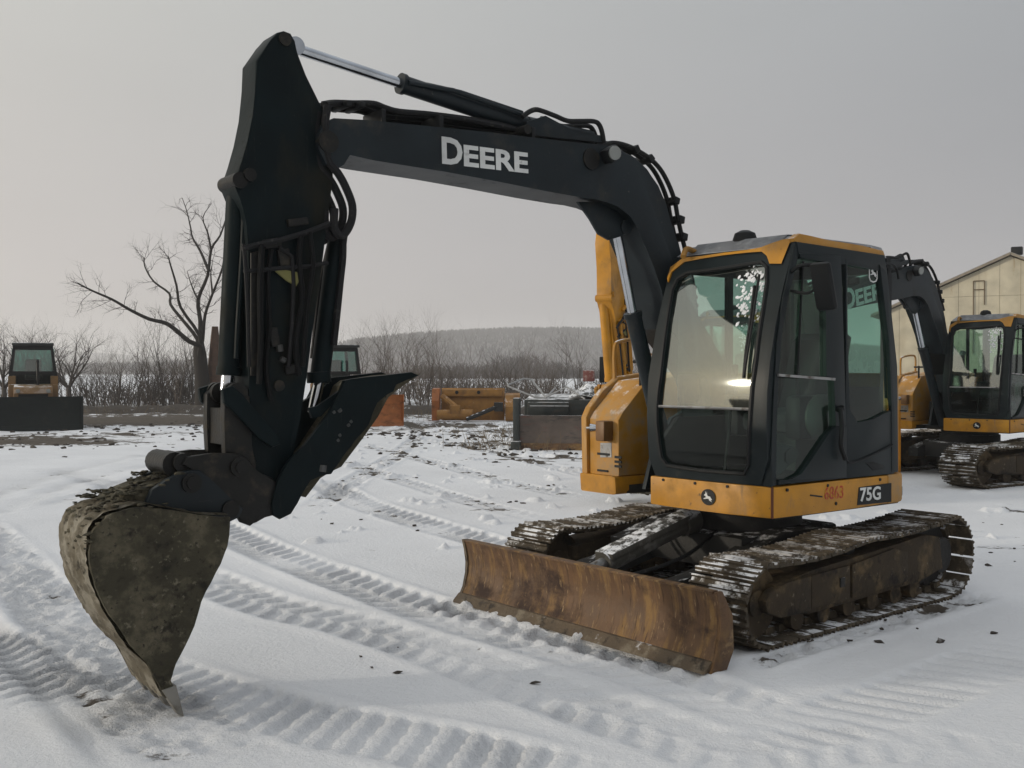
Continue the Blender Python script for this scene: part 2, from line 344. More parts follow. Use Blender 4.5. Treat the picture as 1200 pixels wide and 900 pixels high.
    b = nb(); box(b, (1.03, 0, .545), (.80, .17, .05), Matrix.Rotation(math.atan2(.195, .80), 3, 'Y'), .012); finish('cylinder_guard', b, CYLC, bc)
    b = nb(); tube(b, [(1.40, 0, .41), (1.63, 0, .355)], .038, 12); finish('rod', b, SATIN, bc)
    b = nb()
    for y in (-.16, -.21, .2):
        tube(b, smooth_path([(.5, y, .55), (.9, y * 1.3, .43), (1.3, y * 1.1, .36), (1.55, y * .6, .33)]), .013, 6)
    lo('blade_hose', b, RUBBER)
    # ---------------- house deck and skirt
    b = nb(); prism(b, [(.52, -1.0), (.52, -.66), (.30, -.60), (.35, -.1), (.84, .0), (.76, .93), (-.60, .94), (-1.05, .70), (-1.27, .25), (-1.27, -.3), (-1.1, -.8), (-.7, -1.02)], .735, .80, 'z'); up('house_deck', b, UNDER)
    b = nb()
    front = [(.928, .0), (.926, .2), (.915, .45), (.895, .70), (.868, .90), (.842, .968)]
    sidep = [(.815, .980), (.45, .990), (.0, .992), (-.40, .986)]
    inner = [(-.40, .94), (.76, .925), (.85, .3), (.86, .0)]
    prism(b, [(x, y) for x, y in front + sidep + inner], .752, .948, 'z', .008)
    sk = up('cab_skirt', b, YEL)
    b = nb(); prism(b, [(-.405, .988), (-.55, .985), (-.62, .96), (-.655, .89), (-.655, .78), (-.405, .78)], .745, .955, 'z', .02); finish('corner_bumper', b, YELD, sk)
    b = nb(); prism(b, [(-0.046, 0.889), (-0.433, 0.893), (-0.434, 0.761), (-0.027, 0.770)], .985, .9945); finish('model_plate', b, BLACK, sk)
    b = nb(); q = [(-0.057, 0.791), (-0.298, 0.787), (-0.086, 0.881)]
    add_text(b, '75G', (q[0][0], .995, q[0][1]), (q[1][0] - q[0][0], 0, q[1][1] - q[0][1]), (0, 0, 1), (0, 1, 0), abs(q[1][0] - q[0][0]), .095, .02); finish('lettering', b, WHITE, sk)
    b = nb(); q = [(0.333, 0.832), (0.128, 0.830), (0.325, 0.915)]
    add_text(b, '6863', (q[0][0], .9915, q[0][1]), (q[1][0] - q[0][0], 0, q[1][1] - q[0][1]), (0, 0, 1), (0, 1, 0), abs(q[1][0] - q[0][0]), .085, .004, .002); finish('painted_number', b, REDP, sk)
    b = nb(); tube(b, [(.21, .988, .80), (.21, .996, .80)], .012, 8); box(b, (.42, .9905, .865), (.13, .004, .010), Matrix.Rotation(-.15, 3, 'Y')); finish('scrape', b, UNDER, sk)
    b = nb(); box(b, (.843, .971, .85), (.012, .012, .196)); finish('corner_seam', b, mat('rusty_seam', (.10, .03, .012), .8), sk)
    for x in (.72, .30, -.30):
        b = nb(); tube(b, [(x, .986, .925), (x, .996, .925)], .011, 6); finish('bolt', b, UNDER, sk)
    for y in (.12, .40, .66):
        b = nb(); xx = max(p[0] + (q[0] - p[0]) * (y - p[1]) / (q[1] - p[1]) for p, q in zip(front, front[1:]) if p[1] <= y <= q[1]); tube(b, [(xx, y, .93), (xx + .008, y, .93)], .010, 6); finish('bolt', b, UNDER, sk)
    # emblem on the skirt front: dark disc with a pale leaping deer
    def emblem(bm_d, bm_w, c, u, v, n_, s, disc_shape=True):
        c, u, v, n_ = Vector(c), Vector(u).normalized(), Vector(v).normalized(), Vector(n_).normalized()
        def poly(bm, P, h0, h1):
            va = [bm.verts.new(c + u * x * s + v * y * s + n_ * h0) for x, y in P]; vb = [bm.verts.new(c + u * x * s + v * y * s + n_ * h1) for x, y in P]
            bm.faces.new(va[::-1]); bm.faces.new(vb)
            for i in range(len(P)): bm.faces.new((va[i], va[(i + 1) % len(P)], vb[(i + 1) % len(P)], vb[i]))
        if disc_shape: poly(bm_d, [(math.cos(i * math.pi / 9), .92 * math.sin(i * math.pi / 9)) for i in range(18)], 0, .003)
        else:
            o_ = [(-.72, 1), (.72, 1), (.86, .85), (.86, -.6), (.6, -.98), (0, -1.12), (-.6, -.98), (-.86, -.6), (-.86, .85)]
            for i in range(len(o_)):
                p, q_ = o_[i], o_[(i + 1) % len(o_)]
                poly(bm_w, [p, q_, (q_[0] * .86, q_[1] * .88), (p[0] * .86, p[1] * .88)], 0, .004)
        deer = [(.62, -.28), (.40, -.05), (.30, .10), (.02, .12), (-.10, .25), (-.14, .62), (-.20, .36), (-.36, .66), (-.33, .36), (-.52, .24), (-.46, .14), (-.30, .12), (-.28, -.06), (-.60, -.16), (-.56, -.26), (-.20, -.20), (.10, -.16), (.22, -.36), (.58, -.50), (.36, -.28)]
        poly(bm_w, deer, .003, .006)
    bd, bw = nb(), nb(); q = [(0.511, 0.861)][0]
    fx = max(x + (x2 - x) * (q[0] - y) / (y2 - y) for (x, y), (x2, y2) in zip(front, front[1:]) if y <= q[0] <= y2) + .004
    emblem(bd, bw, (fx, q[0], .848), (-.07, .99, 0), (0, 0, 1), (.99, .07, 0), .058)
    finish('emblem_disc', bd, BLACK, sk); finish('deer_emblem', bw, WHITE, sk)
    # ---------------- engine hood, counterweight and right-hand tank box
    b = nb(); prism(b, [(-.58, .93), (-.98, .66), (-1.20, .25), (-1.20, -.3), (-1.02, -.78), (-.70, -.98), (-.2, -.98), (-.2, -.02), (-.56, -.02), (-.56, .5), (-.56, .94)], .80, 1.66, 'z', .04); hd = up('engine_hood', b, YEL)
    b = nb(); prism(b, [(-.70, .90), (-1.03, .68), (-1.25, .26), (-1.25, -.3), (-1.06, -.80), (-.72, -1.0), (-.6, -.7), (-.9, -.2), (-.9, .2), (-.6, .7)], .745, 1.42, 'z', .05); finish('counterweight', b, YEL, hd)
    b = nb(); tube(b, [(-.7, -.45, 1.65), (-.7, -.45, 1.95), (-.76, -.45, 2.0)], .05, 14); finish('exhaust_pipe', b, UNDER, hd)
    b = nb(); prism(b, [(-.44, 1.70), (-.44, .965), (-.575, .965), (-.575, 1.64)], .92, .962, bev=.008); up('hood_post', b, YELD)
    # tank box, L -1.06 .. -.60
    prof_ = [(.60, .87), (.605, 1.30), (.56, 1.36), (.30, 1.60), (-.25, 1.66), (-.25, .87)]
    b = nb(); prism(b, prof_, -1.00, -.665, bev=.015); tb = up('tank_box', b, YELD)
    b = nb(); prism(b, [(.625, .865), (.635, 1.31), (.59, 1.39), (.45, 1.52), (.28, 1.63), (-.25, 1.69), (-.25, 1.60), (.26, 1.53), (.55, 1.30), (.555, .865)], -1.065, -1.0, bev=.012); finish('tank_side_panel', b, YELD, tb)
    b = nb(); prism(b, [(.64, .73), (.65, .87), (-.3, .87), (-.3, .73)], -1.075, -.655, bev=.03); finish('tank_skirt', b, YEL, tb)
    b = nb()
    q = [(-0.868, 1.115), (-0.742, 1.122), (-0.742, 1.010), (-0.868, 1.002)]
    prism(b, q, .601, .606, 'x')
    finish('vent_panel', b, SATIN, tb)
    for i in range(3):
        q = [(-0.704, 1.104), (-0.629, 1.109)]
        b = nb(); box(b, (.6055, (q[0][0] + q[1][0]) / 2, 1.016 - .035 * i), (.008, .075, .018)); finish('vent_slot', b, BLACK, tb)
    for (z_, y0, y1, h_) in ((1.03, -.90, -.76, .018), (.90, -.90, -.78, .016)):
        b = nb(); box(b, (.607, (y0 + y1) / 2, z_), (.006, y1 - y0, h_)); finish('vent_slot', b, BLACK, tb)
    b = nb(); box(b, (.655, -.77, 1.215), (.10, .10, .155), bev=.012); wl = finish('work_light', b, mat('brown_lamp_housing', (.16, .075, .02), .5), tb)
    b = nb(); tube(b, [(.66, -.83, 1.235), (.70, -.88, 1.235)], [.024, .034], 12); tube(b, [(.645, -.88, 1.235), (.655, -.97, 1.23)], .010, 8); finish('lamp_bracket', b, CHROME, wl)
    b = nb(); tube(b, [(.33, -.70, 1.56), (.33, -.70, 1.77)], .016, 8); tube(b, [(.33, -.78, 1.75), (.33, -.62, 1.75)], .014, 8); finish('mirror_post', b, BLACK, tb)
    b = nb(); tube(b, smooth_path([(.30, -1.03, 1.60), (.30, -1.03, 1.86), (.22, -1.03, 1.92), (-.1, -1.03, 1.95), (-.22, -1.03, 1.90), (-.22, -1.03, 1.62)]), .016, 8); finish('handrail', b, YELD, tb)
    
    # ---------------- boom foot bracket
    b = nb()
    for y in (-.235, .125): prism(b, [(.62, .80), (.54, 1.05), (.34, 1.32), (.08, 1.42), (-.12, 1.30), (-.3, .80)], y - .02, y + .02, bev=.006)
    box(b, (.0, -.055, .95), (.5, .34, .25)); up('boom_bracket', b, CHAR)
    b = nb(); box(b, (-.12, -.36, 1.15), (.1, .46, .7)); box(b, (.1, -.46, 1.0), (.4, .16, .38), bev=.02); up('bulkhead', b, UNDER)
    # ---------------- boom
    bo = [(3.258, 2.884), (3.101, 2.862), (2.979, 2.860), (2.627, 2.856), (2.249, 2.843), (1.841, 2.824), (1.550, 2.816), (1.414, 2.816), (1.306, 2.807), (1.212, 2.788), (1.092, 2.742), (1.022, 2.660), (0.952, 2.542), (0.860, 2.412), (0.783, 2.231), (0.713, 1.975)] + [(.30, 1.62), (.26, 1.40), (.20, 1.27), (.10, 1.22), (.01, 1.27), (-.03, 1.40), (.01, 1.62)] \
       + [(0.548, 2.224), (0.575, 2.436), (0.615, 2.567), (0.689, 2.713), (0.741, 2.846), (0.819, 2.976), (0.936, 3.075), (1.052, 3.143), (1.220, 3.185), (1.353, 3.187), (1.536, 3.173), (1.925, 3.153), (2.249, 3.139), (2.627, 3.116), (2.921, 3.097), (3.145, 3.083), (3.348, 3.065), (3.415, 3.022), (3.446, 2.957), (3.446, 2.883), (3.400, 2.805), (3.333, 2.781), (3.285, 2.815)]
    b = nb(); prism(b, bo, -.21, .11, bev=.010); bm_ = up('boom', b, CHAR)
    b = nb()
    q = [(3.387, 2.927)][0]; disc(b, q, .060, -.225, .122, 22)
    q = [(1.457, 3.079)][0]; disc(b, q, .070, -.22, .119, 24)
    q = [(2.005, 3.192)][0]; disc(b, q, .03, -.05, .13, 14)
    finish('pin_boss', b, GREASE, bm_)
    b = nb(); prism(b, [(1.513, 2.799), (1.353, 2.815), (1.164, 2.776), (1.051, 2.693), (1.100, 2.606), (1.228, 2.567), (1.322, 2.600), (1.399, 2.696)], .02, .045, bev=.004); prism(b, [(1.343, 2.821), (1.153, 2.840), (0.939, 2.801), (0.880, 2.708), (0.930, 2.643), (1.055, 2.621), (1.152, 2.673), (1.249, 2.760)], -.16, -.13, bev=.004)
    q = [(1.076, 2.667)][0]; disc(b, q, .05, -.17, .055, 16); finish('cylinder_lug', b, CHAR, bm_)
    b = nb(); q = [(1.324, 3.117)][0]; box(b, (q[0], .16, q[1]), (.11, .09, .10), Matrix.Rotation(.5, 3, 'Y'), .02); bl_ = finish('work_lamp', b, BLACK, bm_)
    b = nb(); tube(b, [(q[0] + .01, .205, q[1]), (q[0] + .012, .218, q[1] - .002)], .046, 16); finish('lens', b, LENS, bl_)
    b = nb()
    q = [(2.639, 2.901), (1.988, 2.920), (2.501, 2.898)]
    uv = Vector((q[1][0] - q[0][0], 0, q[1][1] - q[0][1])); un = uv.normalized(); vn = Vector((-un.z, 0, un.x)); vn = vn if vn.z > 0 else -vn
    add_text(b, 'D', (q[0][0], .1105, q[0][1]), un, vn, (0, 1, 0), .148, .160, .030)
    add_text(b, 'EERE', tuple(Vector((q[0][0], .1105, q[0][1])) + un * .158), un, vn, (0, 1, 0), uv.length - .158, .128, .030); finish('lettering', b, WHITE, bm_)
    # arm cylinder on top of the boom
    b = nb(); P0, P1 = [(2.832, 3.378), (1.881, 3.268)]; P2 = [(1.316, 3.246)][0]
    tube(b, [(P0[0], -.05, P0[1]), (P0[0] * .97 + P1[0] * .03, -.05, P0[1] * .97 + P1[1] * .03), (P0[0] * .969 + P1[0] * .031, -.05, P0[1] * .969 + P1[1] * .031), (P1[0], -.05, P1[1])], [.062, .062, .054, .054], 20)
    tube(b, [(P1[0], -.05, P1[1]), (P2[0], -.05, P2[1] + .02)], [.06, .05], 16); ac = up('arm_cylinder', b, CHAR)
    b = nb(); Q0 = [(3.519, 3.455)][0]; tube(b, [(P0[0], -.05, P0[1]), (Q0[0], -.05, Q0[1])], .030, 16); disc(b, Q0, .05, -.10, .0, 16); finish('rod', b, CHROME, ac)
    b = nb(); tube(b, yz(.015, [(2.813, 3.370), (2.566, 3.374), (2.497, 3.378), (1.956, 3.311)]), .016, 8); tube(b, yz(-.1, [(2.611, 3.419), (2.358, 3.415), (1.870, 3.362)]), .014, 8); finish('feed_pipe', b, CHAR, ac)
    b = nb()
    for y in (-.14, .04): prism(b, [(1.951, 3.263), (1.796, 3.325), (1.621, 3.278), (1.501, 3.249), (1.316, 3.266), (1.301, 3.219), (1.709, 3.192), (1.965, 3.184)], y - .012, y + .012, bev=.003)
    box(b, [(1.650, 3.228)][0][:1] + (-.05,) + [(1.650, 3.228)][0][1:], (.25, .14, .04)); finish('clevis', b, CHAR, ac)
    b = nb()
    for y, P in ((.05, [(1.988, 3.287), (1.932, 3.328), (1.876, 3.351), (1.813, 3.349), (1.712, 3.335), (1.610, 3.319), (1.498, 3.333), (1.376, 3.350), (1.329, 3.335), (1.302, 3.288), (1.286, 3.215), (1.290, 3.180)]), (-.03, [(1.769, 3.325), (1.725, 3.326), (1.601, 3.302), (1.488, 3.319), (1.366, 3.337), (1.319, 3.323), (1.287, 3.275), (1.264, 3.209), (1.256, 3.175)])):
        tube(b, smooth_path(yz(y, P), 4), .0165, 8)
    finish('hose', b, RUBBER, ac)
    # hoses along the boom
    b = nb()
    for j, (dy, dz) in enumerate(((.05, 0), (.0, .018), (-.06, .01), (-.10, -.004), (-.15, .012))):
        P = [(3.348, 3.159), (3.274, 3.180), (3.176, 3.191), (3.054, 3.205), (2.975, 3.191), (2.882, 3.182), (2.656, 3.197), (2.407, 3.205), (2.178, 3.210), (1.939, 3.212), (1.725, 3.214), (1.458, 3.223)]
        tube(b, smooth_path([(x, -.03 + dy, z + dz + .010 * math.sin(3 * x + j)) for x, z in P], 4), .019, 7)
    for j, y in enumerate((.06, .0, -.08)):
        P = [(1.311, 3.186), (1.232, 3.223), (1.137, 3.230), (1.015, 3.214), (0.865, 3.168), (0.754, 3.103), (0.667, 3.004), (0.606, 2.895), (0.579, 2.799), (0.552, 2.709), (0.516, 2.607), (0.480, 2.511)]
        tube(b, smooth_path([(x + .012 * j, y, z + .006 * j) for x, z in P], 4), .017, 7)
    finish('boom_hose', b, RUBBER, bm_)
    b = nb()
    for (x, z), s_, a_ in zip([(0.998, 3.210), (0.856, 3.163), (0.597, 2.896), (0.548, 2.765), (0.516, 2.644), (3.241, 3.168), (3.154, 3.175)], (.05, .05, .05, .055, .055, .035, .035), (.6, .9, 1.3, 1.4, 1.4, .05, .05)):
        box(b, (x, -.01, z), (s_, .19, s_), Matrix.Rotation(a_, 3, 'Y'), .008)
    for (x, z) in [(1.925, 3.161), (2.627, 3.128), (3.023, 3.104)]: box(b, (x, -.02, z + .02), (.03, .22, .09), None, .006)
    finish('hose_clamp', b, BLACK, bm_)
    b = nb()
    for j, dx in enumerate((0, .035, .07, .10)):
        P = [(3.384, 3.125), (3.400, 3.010), (3.385, 2.825), (3.322, 2.757), (3.274, 2.687), (3.232, 2.591), (3.243, 2.499), (3.296, 2.428), (3.344, 2.462), (3.343, 2.566)]
        tube(b, smooth_path([(x + dx, .10 - .045 * j, z - .02 * j + .01 * math.sin(5 * z + j)) for x, z in P], 4), .023, 7)
    finish('hose_loop', b, RUBBER, bm_)
    # boom cylinder (single, under the boom)
    b = nb(); P = [(1.076, 2.667), (0.918, 2.090), (0.686, 1.408)]
    tube(b, [(P[1][0], -.05, P[1][1]), (P[1][0] * .95 + P[2][0] * .05, -.05, P[1][1] * .95 + P[2][1] * .05), (P[1][0] * .949 + P[2][0] * .051, -.05, P[1][1] * .949 + P[2][1] * .051), (P[2][0], -.05, P[2][1]), (.52, -.05, .98)], [.066, .066, .058, .058, .058], 18); bcyl = up('boom_cylinder', b, CHAR)
    b = nb(); tube(b, [(P[0][0], -.05, P[0][1]), (P[1][0], -.05, P[1][1])], .034, 16); finish('rod', b, CHROME, bcyl)
    # ---------------- arm
    ao = [(3.628, 3.494), (3.589, 3.488), (3.564, 3.452), (3.549, 3.381), (3.509, 3.273), (3.423, 3.144), (3.366, 3.031), (3.335, 2.876), (3.340, 2.734), (3.372, 2.519), (3.420, 2.164), (3.467, 1.882), (3.498, 1.662), (3.539, 1.417), (3.600, 1.142), (3.645, 0.970), (3.694, 0.920), (3.752, 0.933), (3.800, 0.996), (3.828, 1.111), (3.837, 1.380), (3.831, 1.649), (3.830, 2.007), (3.834, 2.320), (3.843, 2.435), (3.852, 2.515), (3.880, 2.574), (3.908, 2.629), (3.903, 2.674), (3.870, 2.762), (3.837, 2.877), (3.808, 3.015), (3.794, 3.143), (3.788, 3.305), (3.706, 3.428), (3.667, 3.477)]
    b = nb(); prism(b, ao, -.110, .075, bev=.008); ar = up('arm', b, ARMP)
    b = nb()
    for c, r_ in (([(3.626, 3.447)][0], .035), ([(3.882, 2.666)][0], .042), ([(3.369, 2.936)][0], .05), ([(3.735, 1.023)][0], .07), ([(3.665, 1.594)][0], .03)):
        disc(b, c, r_, -.122, .088, 18)
    q = [(3.830, 2.699)][0]; tube(b, [(q[0], .07, q[1]), (q[0], .10, q[1])], .035, 10)
    finish('pin_boss', b, GREASE, ar)
    b = nb(); tube(b, yz(.105, [(3.880, 2.305), (3.804, 2.333), (3.660, 2.371), (3.511, 2.424), (3.378, 2.482)]), .016, 6); tube(b, yz(.1, [(3.868, 2.191), (3.707, 2.214), (3.509, 2.240), (3.386, 2.267)]), .013, 6); tube(b, yz(.11, [(3.873, 2.333), (3.859, 2.138), (3.851, 1.916), (3.847, 1.694)]), .011, 6)
    tube(b, yz(.105, [(3.675, 2.329), (3.601, 2.289), (3.592, 2.129), (3.602, 1.923), (3.623, 1.694)]), .012, 6)
    finish('strap', b, RUBBER, ar)
    b = nb(); prism(b, [(3.697, 2.202), (3.654, 2.214), (3.539, 2.202), (3.555, 2.165), (3.575, 2.127), (3.634, 2.156)], .094, .106, bev=.004); finish('rag', b, CLOTH, ar)
    b = nb(); tube(b, yz(.09, [(3.669, 1.812), (3.664, 1.776)]), .02, 8); tube(b, yz(.09, [(3.660, 1.740), (3.635, 1.726)]), .016, 8); finish('fitting', b, mat('dull_fitting', (.035, .035, .033), .5), ar)
    b = nb(); prism(b, [(3.826, 2.292), (3.745, 2.316), (3.756, 2.009), (3.771, 1.649), (3.828, 1.649)], .074, .090, bev=.006); finish('side_plate', b, GREASE, ar)
    for k, P in enumerate(([(3.716, 2.317), (3.736, 2.145), (3.727, 1.920), (3.747, 1.694), (3.719, 1.513)], [(3.549, 2.403), (3.559, 2.246), (3.540, 2.063), (3.580, 1.832), (3.561, 1.649)], [(3.498, 2.426), (3.478, 2.251), (3.509, 2.065), (3.530, 1.833), (3.541, 1.695)], [(3.778, 2.331), (3.789, 2.097), (3.785, 1.829), (3.795, 1.604)])):
        b = nb(); tube(b, smooth_path(yz(.098 + .006 * k, P), 4), .013 + .003 * (k % 2), 7); finish('arm_hose', b, DHOSE, ar)
    for (x, z), sx, sz in zip([(3.706, 2.350), (3.638, 2.278), (3.591, 1.685), (3.698, 1.853), (3.559, 2.476)], (.10, .07, .09, .05, .12), (.05, .09, .05, .10, .04)):
        b = nb(); box(b, (x, .088, z), (sx, .03, sz), Matrix.Rotation(.2, 3, 'Y'), .006); finish('hose_bracket', b, GREASE, ar)
    # bucket cylinder in front of the arm
    b = nb(); P = [(3.830, 2.687), (3.844, 2.568), (3.892, 1.694), (3.907, 1.567)]
    tube(b, [(P[0][0], -.05, P[0][1]), (P[1][0], -.05, P[1][1]), (P[2][0], -.05, P[2][1])], [.05, .058, .058], 18); tube(b, [(P[2][0], -.05, P[2][1]), (P[2][0] + .004, -.05, P[2][1] - .045)], .064, 18); bk = up('bucket_cylinder', b, ARMP)
    b = nb(); tube(b, [(P[2][0], -.05, P[2][1]), (P[3][0], -.05, P[3][1])], .034, 14); finish('rod', b, CHROME, bk)
    b = nb(); tube(b, yz(.02, [(3.829, 2.569), (3.844, 2.280), (3.869, 1.919), (3.879, 1.739)]), .015, 8); finish('feed_pipe', b, ARMP, bk)
    # linkage
    b = nb(); q = P[3]
    for y in (-.19, -.13, .03, .09): disc(b, (q[0], q[1] - .01), .055, y - .018, y + .018, 16)
    up('link_pin', b, GREASE)
    b = nb()
    for y in (-.17, .07): prism(b, [(3.977, 1.550), (3.940, 1.586), (3.874, 1.581), (3.836, 1.535), (3.837, 1.284), (3.799, 1.190), (3.808, 1.136), (3.856, 1.125), (3.894, 1.159), (3.973, 1.244), (3.977, 1.380)], y - .028, y + .028, bev=.01)
    prism(b, [(3.959, 1.478), (3.855, 1.476), (3.856, 1.284), (3.959, 1.289)], -.14, .04); up('bucket_link', b, GREASE)
    b = nb()
    for y in (-.21, .115): prism(b, [(3.999, 1.579), (3.944, 1.596), (3.889, 1.552), (3.805, 1.447), (3.700, 1.341), (3.680, 1.285), (3.729, 1.269), (3.805, 1.326), (3.936, 1.464), (3.990, 1.509)], y - .018, y + .018, bev=.008)
    up('guide_link', b, ARMP)
    # ---------------- coupler
    b = nb()
    for y in (-.20, .10): prism(b, [(4.204, 1.201), (4.178, 1.242), (4.045, 1.253), (3.918, 1.247), (3.853, 1.212), (3.820, 1.148), (3.720, 1.106), (3.657, 1.001), (3.681, 0.912), (3.768, 0.901), (3.816, 0.888), (3.845, 0.863), (3.896, 0.886), (3.937, 0.960), (4.010, 1.058), (4.099, 1.147)], y - .02, y + .02, bev=.008)
    prism(b, [(4.133, 1.181), (3.837, 1.201), (3.741, 1.085), (3.692, 0.924), (3.790, 0.914), (3.923, 1.052)], -.18, .08)
    cp = up('coupler', b, GREASE)
    b = nb(); disc(b, [(3.908, 1.177)][0], .052, -.24, .145, 18); disc(b, [(3.908, 1.177)][0], .030, -.25, .155, 14); disc(b, [(4.225, 1.203)][0], .062, -.20, .07, 16); disc(b, [(4.190, 1.210)][0], .05, -.16, .10, 14); finish('pin', b, GREASE, cp)
    # ---------------- bucket
    side_ = [(4.610, 0.996), (4.528, 1.017), (4.445, 1.030), (4.311, 0.999), (4.176, 0.962), (4.010, 0.940), (4.024, 0.795), (4.086, 0.670), (4.160, 0.536), (4.221, 0.368), (4.288, 0.250), (4.316, 0.176), (4.293, 0.109), (4.331, 0.092), (4.345, 0.099), (4.420, 0.273), (4.503, 0.372), (4.597, 0.528), (4.661, 0.672), (4.687, 0.797), (4.681, 0.919)]
    rj = random.Random(9); so_ = []
    for p, q in zip(side_, side_[1:] + side_[:1]):
        for k in range(3): so_.append((p[0] + (q[0] - p[0]) * k / 3 + rj.uniform(-.005, .005) * (k > 0), p[1] + (q[1] - p[1]) * k / 3 + rj.uniform(-.005, .005) * (k > 0)))
    sh = [(4.610, 0.996), (4.528, 1.017), (4.445, 1.030), (4.311, 0.999), (4.176, 0.962), (4.010, 0.940)] ; 
    shell = [(4.010, 0.940), (4.176, 0.962), (4.311, 0.999), (4.445, 1.030), (4.528, 1.017), (4.610, 0.996), (4.656, 0.964), (4.681, 0.919), (4.688, 0.864), (4.687, 0.797), (4.676, 0.737), (4.661, 0.672), (4.631, 0.600), (4.597, 0.528), (4.554, 0.453), (4.503, 0.372), (4.420, 0.273), (4.380, 0.184), (4.343, 0.098)]
    b = nb(); prism(b, so_, .225, .255, bev=.003); prism(b, side_, -.275, -.245, bev=.006)
    bu = up('bucket', b, MUDST)
    b = nb()
    # rolled back sheet between the cheeks, with caked mud making its outer face lumpy
    cen = Vector((sum(p[0] for p in side_) / len(side_), sum(p[1] for p in side_) / len(side_)))
    pp = [Vector(p) for p in smooth_path([(p[0], p[1], 0) for p in shell], 3)]
    ny = 22; rows = []
    rg = random.Random(3)
    for i, p in enumerate(pp):
        d = (Vector((p.x, p.y)) - cen).normalized(); row = []
        for j in range(ny + 1):
            y = -.250 + .480 * j / ny
            bump_ = .006 + .020 * rg.random() * (1 if 3 < j < ny - 1 else .55) * (1.0 if i > 12 else .5)
            row.append(b.verts.new((p.x + d.x * bump_, y, p.y + d.y * bump_)))
        rows.append(row)
    for r1, r2 in zip(rows, rows[1:]):
        for j in range(ny): b.faces.new((r1[j], r1[j + 1], r2[j + 1], r2[j]))
    ext = bmesh.ops.solidify(b, geom=list(b.faces), thickness=.03)
    finish('back_sheet', b, MUDLT, bu, 60)
    b = nb()
    for y in (-.21, .115): prism(b, [(4.401, 1.005), (4.359, 1.090), (4.284, 1.135), (4.224, 1.166), (4.172, 1.175), (4.119, 1.172), (4.067, 1.126), (4.013, 1.074), (3.940, 0.999), (3.890, 0.960), (3.913, 0.917), (3.968, 0.896), (4.129, 0.936), (4.267, 0.965)], y - .022, y + .022, bev=.006)
    finish('ear', b, CHAR, bu)
    b = nb(); disc(b, [(4.167, 1.112)][0], .050, -.27, .155, 18); disc(b, [(4.167, 1.112)][0], .030, -.28, .165, 14); disc(b, [(3.963, 0.962)][0], .045, -.27, .150, 16); finish('pin', b, GREASE, bu)
    b = nb(); prism(b, [(4.584, 0.961), (4.547, 1.009), (4.489, 1.061), (4.388, 1.093), (4.214, 1.152), (4.160, 1.135), (4.187, 1.079), (4.324, 0.974), (4.481, 0.935)], -.25, .085, bev=.012); finish('top_plate', b, MUDST, bu)
    b = nb(); rj = random.Random(21)
    top_ = smooth_path(yz(0, [(4.652, 0.967), (4.605, 1.021), (4.548, 1.075), (4.455, 1.093), (4.350, 1.129), (4.265, 1.166)]), 6)
    for i in range(190):
        if i < 120:
            p = rj.choice(top_); c = Vector((p.x + rj.gauss(0, .02), rj.uniform(-.24, .20), p.z - .006 + rj.gauss(0, .006)))
        else:
            p = rj.choice(pp[:26]); c = Vector((p.x, rj.uniform(-.2, .26), p.y + rj.gauss(0, .02)))
        r_ = rj.uniform(.006, .018); v = bmesh.ops.create_icosphere(b, subdivisions=1, radius=r_)['verts']
        for q in v: q.co += Vector((rj.uniform(-.4, .4), rj.uniform(-.4, .4), rj.uniform(-.4, .4))) * r_
        bmesh.ops.transform(b, matrix=Matrix.Translation(c) @ Matrix.Diagonal((1.5, 1.7, .5, 1)), verts=v)
    tag(finish('caked_mud', b, MUDST, bu, 180), kind='stuff')
    b = nb(); q = [(4.334, 0.120), (4.305, 0.176), (4.272, 0.066)]
    prism(b, [(4.426, 0.303), (4.394, 0.281), (4.336, 0.196), (4.291, 0.137), (4.278, 0.097), (4.324, 0.089)], -.27, .25, bev=.004); finish('cutting_lip', b, MUDST, bu)
    for y in (.235, .06, -.10, -.25):
        b = nb()
        t3 = [(4.358, 0.135), (4.288, 0.146), (4.251, -0.011), (4.280, 0.003)]
        va = [(t3[0][0], t3[0][1]), (t3[1][0], t3[1][1]), (t3[2][0], t3[2][1]), (t3[3][0], t3[3][1])]
        prism(b, va, y - .03, y + .03, bev=.005); finish('tooth', b, TOOTH, bu)
    # ---------------- thumb
    th = [(2.814, 1.647), (2.867, 1.667), (3.049, 1.648), (3.170, 1.638), (3.256, 1.629), (3.304, 1.620), (3.330, 1.545), (3.393, 1.443), (3.541, 1.272), (3.646, 1.185), (3.700, 1.080), (3.734, 0.974), (3.724, 0.910), (3.686, 0.886), (3.622, 0.910), (3.587, 0.962), (3.557, 1.026), (3.512, 1.086), (3.450, 1.107), (3.383, 1.108), (3.357, 1.146), (3.336, 1.178), (3.310, 1.200), (3.294, 1.233), (3.262, 1.250), (3.240, 1.292), (3.197, 1.319), (3.176, 1.351), (3.148, 1.370), (3.143, 1.403), (3.121, 1.446), (3.099, 1.498), (3.038, 1.541), (2.987, 1.555), (2.976, 1.599), (2.896, 1.623)]
    b = nb(); prism(b, th, .105, .135, bev=.005); prism(b, th, -.235, -.205, bev=.005)
    tm = up('thumb', b, ARMP)
    b = nb(); prism(b, [(2.778, 1.657), (2.943, 1.647), (3.157, 1.618), (3.201, 1.589), (3.256, 1.444), (3.406, 1.246), (3.510, 1.151), (3.572, 1.013), (3.516, 0.986), (3.438, 1.095), (3.300, 1.140), (3.169, 1.294), (3.068, 1.409), (3.012, 1.528)], -.20, .10, bev=.01); finish('web_plate', b, MUDST, tm)
    b = nb()
